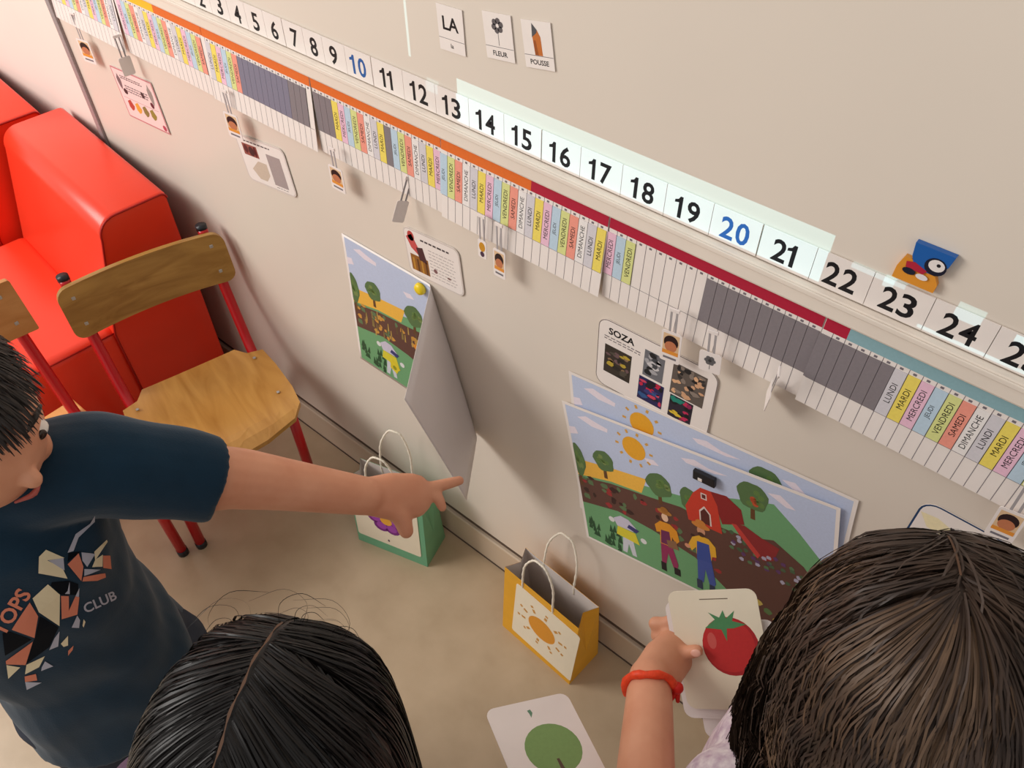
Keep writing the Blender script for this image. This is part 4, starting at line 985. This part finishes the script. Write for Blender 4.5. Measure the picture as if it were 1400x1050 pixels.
    PR = {
'cream': [[(0.0241, 0.0781), (0.0156, 0.0764), (0.0063, 0.0644), (0.023, 0.0442), (0.0253, 0.0552), (0.0192, 0.0695), (0.0323, 0.0621)], [(0.0065, 0.051), (-0.0115, 0.049), (-0.0153, 0.0346), (-0.0096, 0.0111), (0.0088, 0.0361)], [(0.0468, 0.0392), (0.0551, 0.0335), (0.0621, 0.0433), (0.0542, 0.0434), (0.0732, 0.0511), (0.0737, 0.0533), (0.0569, 0.0503), (0.053, 0.0432)], [(-0.0697, 0.0122), (-0.0623, 0.0014), (-0.0783, -0.0006)], [(-0.0384, -0.005), (-0.0565, -0.0004), (-0.0639, -0.0078), (-0.0495, -0.0108)], [(-0.0096, -0.0026), (-0.0196, -0.0048), (-0.0196, -0.0094), (-0.0156, -0.0111)], [(0.0114, 0.0014), (0.0111, -0.0021), (0.0064, -0.0057), (0.0067, -0.0034)]],
'grey': [[(0.0745, 0.0752), (0.053, 0.0746), (0.0372, 0.0645), (0.0424, 0.0626), (0.0533, 0.0704), (0.0737, 0.074)], [(0.0199, 0.0689), (0.0316, 0.0627), (0.0255, 0.0524)], [(0.0473, 0.0572), (0.0565, 0.0481), (0.0434, 0.0422), (0.0434, 0.05)], [(0.0402, 0.0423), (0.0519, 0.0322), (0.0434, 0.0343), (0.0362, 0.0367)], [(0.0227, 0.0406), (0.0163, 0.0346), (0.0127, 0.034), (0.016, 0.031)], [(0.026, 0.0299), (0.0188, 0.0259), (0.0207, 0.023)], [(0.009, 0.0088), (-0.0021, 0.0021), (0.0029, -0.003), (0.0082, 0.003)], [(-0.0127, 0.0067), (-0.0208, 0.004), (-0.0316, -0.0025), (-0.0231, -0.0053)], [(-0.0416, -0.0096), (-0.0392, -0.0195), (-0.0507, -0.0155), (-0.0477, -0.0126)], [(-0.0691, -0.0145), (-0.0582, -0.0264), (-0.0739, -0.023)]],
'salmon': [[(0.0447, 0.0581), (0.0309, 0.0555), (0.0313, 0.0344), (0.0407, 0.0446)], [(0.0615, 0.0425), (0.0677, 0.0385), (0.0615, 0.0266), (0.0549, 0.0323)], [(0.035, 0.0364), (0.0537, 0.0268), (0.052, 0.0229), (0.0435, 0.0251), (0.0318, 0.0335)], [(0.0089, 0.0347), (0.0142, 0.03), (0.0059, 0.0181), (0.0188, 0.0259), (0.021, 0.0227), (0.0096, 0.0096), (-0.004, 0.0155)], [(-0.0156, 0.0476), (-0.043, 0.0371), (-0.0335, 0.017), (-0.0181, 0.032)], [(-0.0369, 0.0151), (-0.0672, 0.016), (-0.0692, 0.013), (-0.0571, 0.0002)], [(-0.0562, -0.0145), (-0.0655, -0.0092), (-0.0691, -0.0145), (-0.0597, -0.0212)], [(-0.0117, -0.0147), (-0.0188, -0.0158), (-0.0219, -0.0201), (-0.0151, -0.018)]],
'dark': [[(-0.0512, 0.0396), (-0.0641, 0.0205), (-0.0364, 0.0172), (-0.0455, 0.0364)], [(-0.0168, 0.0309), (-0.0111, 0.0104), (-0.03, -0.0002), (-0.056, 0.0004), (-0.0357, 0.0153), (-0.0323, 0.0172)], [(0.0102, 0.0503), (0.0226, 0.042), (0.0276, 0.0337), (0.0214, 0.0249), (0.0095, 0.0355), (0.0079, 0.0485)], [(0.0378, 0.0639), (0.0479, 0.058), (0.0321, 0.0572)]]}
    mm = {'cream': mat('print_cream', (226, 214, 180), .8, .1), 'grey': mat('print_grey', (176, 178, 192), .8, .1), 'salmon': mat('print_salmon', (214, 132, 106), .8, .1), 'dark': mat('print_dark', (10, 16, 24), .8, .1)}
    p = Print()
    for k, hgt in (('dark', 1), ('cream', 3), ('grey', 5), ('salmon', 7)):
        for poly in PR[k]: p.poly(poly, mm[k], hgt)
    p.build('print', onto, shirt, sub=.008)
    p = Print(); p.text('CLUB', .034, .0055, width=.034, m=mm['grey'], rot=math.atan2(-.0079, .0323), bold=.02); p.build('lettering', onto, shirt, sub=.006)
    p = Print(); p.text('TOPS', -.0335, .0505, width=.046, m=mm['salmon'], rot=math.atan2(.0157, .0409), bold=.025); p.build('lettering', onto, shirt, sub=.006)
    # trousers and shoes
    weld('trousers', [stack([(at(0, 0, .40), .110, .080), (at(0, 0, .50), .113, .086), (at(0, 0, .53), .108, .084)], f, l)] + [limb([at(0, e * .06, .45), at(.008, e * .062, .26), at(-.010, e * .062, .075)], [.070, .056, .050], 6, 16) for e in (-1, 1)], 0.006, M_TROU, t, 4)
    for e in (-1, 1): shoe('shoe', at(-.012, e * .062, 0), f, M_SHOE, t)
    # short dark hair
    N = 5000; u = RNG.normal(size=(N * 3, 3)); u /= np.linalg.norm(u, axis=1, keepdims=True)
    keep = (u[:, 2] > .58) | ((u[:, 0] < .10) & (u[:, 2] > -.25)); u = u[keep][:N]
    crown = np.array([-.45, 0, .9]); tg = u - crown * .6; tg -= u * np.sum(u * tg, axis=1, keepdims=True)
    P_ = comb(hc, fr, (.091, .076, .103), u, tg, RNG.uniform(.030, .050, len(u)), 8, .16, RNG.uniform(.03, .10, len(u)))
    h = strands_mesh('hair', P_, 0.0007, [M_DARKH], t, centre=hc)
    hair_cap('hair_base', hc, fr, (.088, .073, .100), lambda x, y, z: (z > .60) or (x < .10 and z > -.2), M_DARKH, h, 1.03)
boy()

# ---- child with straight black hair, seen from above
def black_haired():
    ax = Vector((-0.250, -0.650, 0)); a = math.radians(119); f = Vector((math.cos(a), math.sin(a), 0)); l = Vector((-math.sin(a), math.cos(a), 0))
    t = empty('person', (0, 0, 0), label='child with straight black parted hair seen from above, holding the tree card', cat='person')
    at = lambda x, y, z: ax + f * x + l * y + Vector((0, 0, z))
    hc = at(.012, 0, .955); hp, fr, q = head_parts(hc, f * .85 + Vector((0, 0, -.45)), (0, 0, 1), 1.0)
    parts = hp + [limb([at(-.01, 0, .83), at(.005, 0, .93)], [.035, .033])]
    parts.append(stack([(at(0, 0, .42), .092, .070), (at(0, 0, .48), .105, .080), (at(0, 0, .58), .095, .072), (at(0, 0, .70), .100, .074), (at(0, 0, .80), .098, .068), (at(0, 0, .850), .066, .046)], f, l))
    # right arm bends forward to the card, left hangs
    Sr = at(0, -.108, .845); er = at(-.020, -.150, .690)
    grip = Vector((-0.122, -0.492, 0.716)); wr = Vector((-0.150, -0.552, 0.700))
    parts.append(limb([Sr + l * .05, Sr, er, wr], [.042, .039, .031, .0225], 6, 14))
    d, n, side = hand_frame(wr, grip - wr, (-.35, .1, -.9)); cax = d.cross(-n).normalized()
    parts.append(limb([wr, wr + d * .028, wr + d * .052], [.021, .026, .026], 5, 14, flat=(.6, 1.0), ref=n))
    for i in range(4): parts.append(finger(wr + d * .052 + side * (.020 - .0135 * i) + n * .003, d, n, [.022, .017, .012], [.15, .25, .2], .0070, cax))
    parts.append(limb([wr + d * .02 + side * .018 - n * .006, wr + d * .045 + side * .022 - n * .019, wr + d * .072 + side * .010 - n * .0175], [.010, .0085, .0068], 4, 10))
    Sl = at(0, .108, .845); eL = at(-.02, .148, .68); wL = at(.04, .140, .54)
    parts.append(limb([Sl - l * .05, Sl, eL, wL], [.042, .039, .030, .022], 6, 14))
    d2, n2, s2 = hand_frame(wL, (0, 0, -1), l); c2 = d2.cross(-n2).normalized()
    parts.append(limb([wL, wL + d2 * .03, wL + d2 * .055], [.020, .026, .026], 5, 14, flat=(.6, 1.0), ref=n2))
    for i in range(4): parts.append(finger(wL + d2 * .057 + s2 * (.020 - .0135 * i), d2, n2, [.022, .016, .012], [.2, .3, .3], .0068, c2))
    parts.append(limb([wL + d2 * .02 - s2 * .02, wL + d2 * .04 - s2 * .033, wL + d2 * .062 - s2 * .035], [.010, .008, .0065], 4, 10))
    parts += legs_parts(at(0, .056, .46), at(0, -.056, .46), f)
    weld('body', parts, 0.003, M_SKIN, t, 5); face(t, q, fr, 1.0, M_BLACKH)
    sp = [stack([(at(0, 0, .46), .122, .092), (at(0, 0, .60), .115, .088), (at(0, 0, .72), .113, .086), (at(0, 0, .80), .108, .078), (at(0, 0, .845), .088, .062), (at(0, 0, .872), .054, .044)], f, l, 26),
          limb([Sr + l * .05, Sr, Sr.lerp(er, .65)], [.054, .050, .044], 6, 16), limb([Sl - l * .05, Sl, Sl.lerp(eL, .65)], [.054, .050, .044], 6, 16)]
    weld('top', sp, 0.005, M_TOP2, t, 5)
    weld('trousers', [stack([(at(0, 0, .38), .106, .078), (at(0, 0, .49), .110, .084)], f, l)] + [limb([at(0, e * .057, .44), at(.008, e * .06, .25), at(-.010, e * .06, .075)], [.066, .052, .046], 6, 16) for e in (-1, 1)], 0.006, M_TROU2, t, 4)
    for e in (-1, 1): shoe('shoe', at(-.012, e * .06, 0), f, M_SHOE, t)
    # straight hair from a middle parting
    N = 14000; u = RNG.normal(size=(N * 3, 3)); u /= np.linalg.norm(u, axis=1, keepdims=True)
    keep = (u[:, 2] > .45) | ((u[:, 0] < .25) & (u[:, 2] > -.15)); u = u[keep][:N]
    top = (u[:, 2] > .3); s = np.where(u[:, 1] >= 0, 1.0, -1.0); u[:, 1] = np.where(top & (np.abs(u[:, 1]) < .025), s * .025, u[:, 1])
    tg = np.stack([-.25 - .45 * (u[:, 0] < 0) + .0 * s, s * (.12 + .8 * np.clip(u[:, 2] + .25 * u[:, 0] + .1, 0, 1)), -.2 + 0 * s], axis=1); tg -= u * np.sum(u * tg, axis=1, keepdims=True)
    P_ = comb(hc, fr, (.094, .079, .105), u, tg, RNG.uniform(.24, .30, len(u)), 20, .55, RNG.uniform(.01, .10, len(u)), .70)
    P_ += RNG.normal(0, .0012, size=(len(u), 1, 3)) * np.linspace(0, 1, 20).reshape(1, 20, 1)
    h = strands_mesh('hair', P_, 0.0006, [M_BLACKH], t, centre=hc)
    hair_cap('hair_base', hc, fr, (.088, .073, .100), lambda x, y, z: (z > .42) or (x < .22 and z > -.35), M_BLACKH, h, 1.045)
    # scalp line of the parting
    V = []; F = []
    for k in range(25):
        th = math.radians(76 + 70 * k / 24); z = math.sin(th); x = math.cos(th); wv = .0007 + .0004 * math.sin(k * 1.7); off = .0006 * math.sin(k * .9)
        for e in (-1, 1):
            V.append(Vector(hc) + fr @ Vector((x * .088 * 1.075, e * wv + off, z * .100 * 1.075)))
    for k in range(24): F.append((2 * k, 2 * k + 1, 2 * k + 3, 2 * k + 2))
    mk('parting', V, F, M_PART, h)
    # stray hairs at the forehead
    P2 = []
    rr = random.Random(5)
    for k in range(14):
        sx = rr.uniform(-.55, .75); o = (Vector((-.468, .566, .678)) + Vector((.768, .641, 0)) * sx).normalized()
        b0 = Vector(hc) + fr @ Vector([c_ * r_ for c_, r_ in zip((fr.transposed() @ o), (.094, .079, .105))]); sd = o.cross(Vector((.6, -.1, .8))).normalized() * (1 if rr.random() < .5 else -1); L = rr.uniform(.012, .034)
        pts = catmull([b0 - o * .004, b0 + o * L * .5, b0 + o * L * .75 + sd * L * .6, b0 + o * L * .35 + sd * L * 1.3], 5)
        P2.append([tuple(x) for x in pts])
    strands_mesh('stray_hair', np.array(P2), 0.00022, [M_BLACKH], t)
black_haired()

# ---- child with long wavy brown hair, seen from behind
def wavy_haired():
    ax = Vector((0.070, -0.341, 0)); a = math.radians(100); f = Vector((math.cos(a), math.sin(a), 0)); l = Vector((-math.sin(a), math.cos(a), 0))
    t = empty('person', (0, 0, 0), label='child with long wavy brown hair and orange bracelet holding up the tomato card', cat='person')
    at = lambda x, y, z: ax + f * x + l * y + Vector((0, 0, z))
    hc = at(.012, .004, 1.015); hp, fr, q = head_parts(hc, f * .9 + l * .20 + Vector((0, 0, -.32)), Vector((-.14, 0, 1)), 1.0)
    parts = hp + [limb([at(-.01, 0, .865), at(.002, 0, .965)], [.036, .034])]
    parts.append(stack([(at(0, 0, .44), .095, .072), (at(0, 0, .50), .108, .082), (at(0, 0, .60), .098, .074), (at(0, 0, .73), .103, .076), (at(0, 0, .83), .101, .070), (at(0, 0, .892), .068, .048)], f, l))
    S = Vector((0.004, -0.400, 0.830)); el = Vector((-0.034, -0.454, 0.738)); wr = Vector((-0.1255, -0.313, 0.7115))
    parts.append(limb([S - l * .05, S, el, wr], [.042, .038, .034, .0225], 7, 16))
    # left hand: thumb on the near face of the card, fingers behind it
    e_w = Vector((0.0763, 0.0391, 0.041)).normalized(); e_d = Vector((0.0767, -0.0547, -0.0911)).normalized(); cn = e_w.cross(-e_d).normalized()
    if cn.dot(Vector((0, -.4, .9))) < 0: cn = -cn
    TLc = Vector((-0.161, -0.231, 0.739)); g = TLc + e_d * .066              # grip point on the left edge
    d, n, side = hand_frame(wr, g - wr + cn * .0, cn)
    hd = (g - wr); L = hd.length
    parts.append(limb([wr, wr + hd * .45 - cn * .004, g - hd.normalized() * .004 - cn * .010], [.0225, .027, .024], 5, 16, flat=(.62, 1.0), ref=cn))
    for i, o in enumerate((-.022, -.008, .006, .020)):
        bs = g + e_d * (o - .004) - cn * .012 - e_w * .012; up = -e_d * (.35 - .12 * i)
        p1 = bs + (e_w * .8 + up) * .024 - cn * .002
        parts.append(limb([bs - e_w * .012, bs, p1, p1 + (e_w + up * .4) * .018, p1 + (e_w + up * .2) * .030], [.0085, .0078, .0074, .0068, .0058], 4, 10))
    tb = wr + hd * .35 + cn * .006
    parts.append(limb([wr + hd * .15 + cn * .002, tb + cn * .006 + e_d * .004, g - e_w * .012 + cn * .010 + e_d * .004, g + e_w * .024 + cn * .0085 - e_d * .003], [.013, .0115, .0092, .0072], 5, 12))
    Sr = at(0, -.112, .868); er = at(-.02, -.150, .70); wR = at(.05, -.14, .57)
    parts.append(limb([Sr + l * .05, Sr, er, wR], [.043, .040, .031, .022], 6, 14))
    d2, n2, s2 = hand_frame(wR, (.1, 0, -1), -l); c2 = d2.cross(-n2).normalized()
    parts.append(limb([wR, wR + d2 * .03, wR + d2 * .055], [.021, .026, .026], 5, 14, flat=(.6, 1.0), ref=n2))
    for i in range(4): parts.append(finger(wR + d2 * .057 + s2 * (.020 - .0135 * i), d2, n2, [.022, .016, .012], [.2, .3, .3], .0068, c2))
    parts.append(limb([wR + d2 * .02 + s2 * .02, wR + d2 * .04 + s2 * .033, wR + d2 * .062 + s2 * .035], [.010, .008, .0065], 4, 10))
    parts += legs_parts(at(0, .058, .47), at(0, -.058, .47), f)
    weld('body', parts, 0.0027, M_SKINB, t, 5); face(t, q, fr, 1.02, M_BROWNH)
    V, F = limb([TLc + e_d * .066 - e_w * .004 + cn * .0, ], [.001], 2) if False else (None, None)
    # thumbnail
    nb = g + e_w * .0245 + cn * .0150 - e_d * .003; V, F = ball(nb, .0046, 1, 1, 1, None, 8); fm = Matrix((e_w, e_d, cn)).transposed()
    V, F = ball(nb, .0046, 1.25, .95, .35, fm, 8); mk('thumbnail', V, F, mat('nail', (232, 176, 156), .3, .5), t, True)
    # dress
    sp = [stack([(at(0, 0, .42), .165, .135), (at(0, 0, .55), .130, .105), (at(0, 0, .66), .115, .090), (at(0, 0, .76), .115, .088), (at(0, 0, .83), .110, .080), (at(0, 0, .875), .090, .064), (at(0, 0, .900), .056, .046)], f, l, 28),
          limb([S - l * .05, S, S.lerp(el, .25)], [.050, .042, .040], 6, 16), limb([Sr + l * .05, Sr, Sr.lerp(er, .55)], [.056, .052, .046], 6, 16)]
    weld('dress', sp, 0.005, M_DRESS, t, 5)
    for e in (-1, 1): shoe('shoe', at(-.012, e * .058, 0), f, M_SHOE, t)
    # bracelet on the left wrist
    fa = (wr - el).normalized(); bc = wr - fa * .010; b1 = fa.cross(Vector((0, 0, 1))).normalized(); b2 = fa.cross(b1)
    ring = [bc + b1 * (.0255 * math.cos(k * math.pi / 12)) + b2 * (.0255 * math.sin(k * math.pi / 12)) + fa * .0015 * math.sin(k) for k in range(25)]
    br = tube('bracelet', ring, [.0042 + .0007 * math.sin(k * 2.1) for k in range(25)], M_BRACE, t, 10)
    kt = bc + (b1 * -.6 + b2 * .8).normalized() * .028
    best = max(ring, key=lambda r: r.x * .8 - r.y * .2 + r.z * .2); kt = best + (best - bc).normalized() * .003
    V, F = merge([ball(kt, .0062, 1, 1, 1.1, None, 8), limb([kt, kt + Vector((.006, -.006, -.012))], [.0035, .0022], 3, 8), limb([kt, kt + Vector((.000, -.010, -.012))], [.0035, .0022], 3, 8)]); mk('knot', V, F, mat('red_cord', (206, 34, 26), .5, .3, var=.1), br, True)
    # long wavy hair
    N = 13000; u = RNG.normal(size=(N * 3, 3)); u /= np.linalg.norm(u, axis=1, keepdims=True)
    keep = (u[:, 2] > .40) | ((u[:, 0] < .30) & (u[:, 2] > -.30)); u = u[keep][:N]; n_ = len(u)
    px_ = np.clip(u[:, 0], -.25, .55); pc = np.stack([px_, .03 + 0 * px_, np.sqrt(np.clip(1 - px_ ** 2, 0, 1))], axis=1); tg = u - pc; tg /= np.linalg.norm(tg, axis=1, keepdims=True) + .03; tg[:, 2] *= .4; tg[:, 0] -= .30; tg -= u * np.sum(u * tg, axis=1, keepdims=True)
    rad = (.094, .079, .105)
    off = RNG.uniform(.01, .11, n_); K = 26
    P_ = comb(hc, fr, rad, u, tg, RNG.uniform(.26, .36, n_), K, .50, off, .70)
    # waves shared by locks
    nl = 150; cen = u[RNG.choice(n_, nl, replace=False)]; lock = np.argmax(u @ cen.T, axis=1); ph = RNG.uniform(0, 6.28, nl)[lock]; fq = RNG.uniform(.75, 1.05, nl)[lock]
    k = np.arange(K).reshape(1, K, 1); amp = np.clip((k - 4) / 11.0, 0, 1) * .0160
    tan = np.gradient(P_, axis=1); tan /= np.linalg.norm(tan, axis=2, keepdims=True) + 1e-9
    out = P_ - np.array(hc); out[:, :, 2] *= .3; out /= np.linalg.norm(out, axis=2, keepdims=True) + 1e-9; sd = np.cross(tan, out)
    arg = ph.reshape(-1, 1, 1) + k * fq.reshape(-1, 1, 1)
    mean = np.stack([P_[lock == i].mean(axis=0) if np.any(lock == i) else np.zeros((K, 3)) for i in range(nl)])[lock]
    tight = np.clip((k - 4) / 14.0, 0, 1) * .55; P_ = P_ * (1 - tight) + mean * tight
    P_ = P_ + amp * (np.cos(arg) * sd + .8 * np.sin(arg) * out)
    mi = (RNG.random(nl) < .22).astype(int)[lock]
    h = strands_mesh('hair', P_, 0.0007, [M_BROWNH, M_BROWNH2], t, mi, centre=hc)
    hair_cap('hair_base', hc, fr, (.0898, .0745, .102), lambda x, y, z: (z > .40) or (x < .28 and z > -.5), M_BROWNH, h, 1.012)
    V = []; F = []
    for kk in range(13):
        th = math.radians(74 + 26 * kk / 12); wv = .0007
        for e in (-1, 1): V.append(Vector(hc) + fr @ Vector((math.cos(th) * .0898 * 1.055, .003 + e * wv, math.sin(th) * .102 * 1.042)))
    for kk in range(12): F.append((2 * kk, 2 * kk + 1, 2 * kk + 3, 2 * kk + 2))
    mk('parting', V, F, M_PART, h)
wavy_haired()

# ------------------------------------------------------------------ picture cards in the hands
def picture_card(tl, tr, bl, m, draw, label, th=0.0010):
    tl, tr, bl = Vector(tl), Vector(tr), Vector(bl); ew = (tr - tl); w = ew.length; ew.normalize(); ed = (bl - tl); ed = ed - ew * ed.dot(ew); h = ed.length; ed.normalize(); n = ew.cross(-ed).normalized()
    o = empty('picture_card', tl, (0, 0, 0), label, 'card', 'picture cards held by the children'); o.matrix_world = Matrix(((ew.x, -ed.x, n.x, tl.x), (ew.y, -ed.y, n.y, tl.y), (ew.z, -ed.z, n.z, tl.z), (0, 0, 0, 1)))
    fn = lambda u, v, hh: (u, v, hh)
    plate('card', rrect(0, -h, w, 0, .010), th, m, fn, o)
    p = Print(); draw(p, w, h); p.build('print', lambda u, v, hh: (u, v, th + hh), o)
    return o
def tomato(p, w, h):
    c = ink
    p.poly(ell(w * .62, -h * .47, w * .315, h * .245, 28), c((176, 44, 48)), 1); p.poly(ell(w * .60, -h * .46, w * .29, h * .225, 28), c((196, 52, 52)), 2)
    p.poly(ell(w * .42, -h * .42, w * .05, h * .07, 14), c((206, 92, 86)), 3)
    cx, cy = w * .58, -h * .29
    p.poly([(cx - .020, cy - .003), (cx - .008, cy + .006), (cx - .014, cy + .014), (cx - .003, cy + .008), (cx + .002, cy + .016), (cx + .004, cy + .007), (cx + .014, cy + .015), (cx + .010, cy + .004), (cx + .024, cy), (cx + .010, cy - .004), (cx + .003, cy - .004), (cx + .001, cy - .018), (cx - .003, cy - .005)], c((82, 142, 94)), 4)
    p.poly(rect(w * .36, -h * .078, w * .68, -h * .070), c((120, 104, 84)), 1)
    p.poly([(w * .70, -h * .90), (w * .745, -h * .90), (w * .75, -h * .86), (w * .73, -h * .83), (w * .725, -h * .87)], c((88, 132, 88)), 1)
def tree_art(p, w, h):
    c = ink
    p.poly(ell(w * .56, -h * .46, w * .315, h * .22, 28), c((128, 160, 98)), 2); p.poly([(w * .54, -h * .55), (w * .57, -h * .55), (w * .62, -h * .92), (w * .54, -h * .92)], c((92, 72, 58)), 3)
    p.poly([(w * .46, -h * .09), (w * .50, -h * .085), (w * .51, -h * .12), (w * .475, -h * .16), (w * .47, -h * .12)], c((104, 142, 116)), 1)
def blue_art(p, w, h):
    p.poly(ell(w * .72, -h * .80, w * .22, h * .10, 18), ink((30, 52, 112)), 1); p.poly(ell(w * .68, -h * .84, w * .12, h * .07, 14), ink((24, 84, 130)), 2)
TL, TR, BL = Vector((-0.161, -0.231, 0.739)), Vector((-0.0847, -0.1919, 0.780)), Vector((-0.0843, -0.2857, 0.6479))
picture_card(TL, TR, BL, M_CARD, tomato, 'cream picture card with a red tomato, held in front of the farm poster')
cn = (TR - TL).cross(TL - BL).normalized()
ew = (TR - TL).normalized(); ed = (BL - TL).normalized()
q = -cn * .0030 - ew * .002 + ed * .012
picture_card(TL + q - ew * .004, TR + q - ew * .008, BL + q - ew * .004, M_CARDW, blue_art, 'white picture card just behind the tomato card, one corner showing')
q = -cn * .0062 + ed * .036 + ew * .012
picture_card(TL + q, TR + q, BL + q, M_CARDW, blue_art, 'white picture card with a dark blue shape, lowest behind the tomato card')
picture_card((-0.242, -0.442, 0.690), (-0.1937, -0.364, 0.666), (-0.1295, -0.5029, 0.7196), M_CARDW, tree_art, 'white picture card with a round green tree, at the bottom edge')
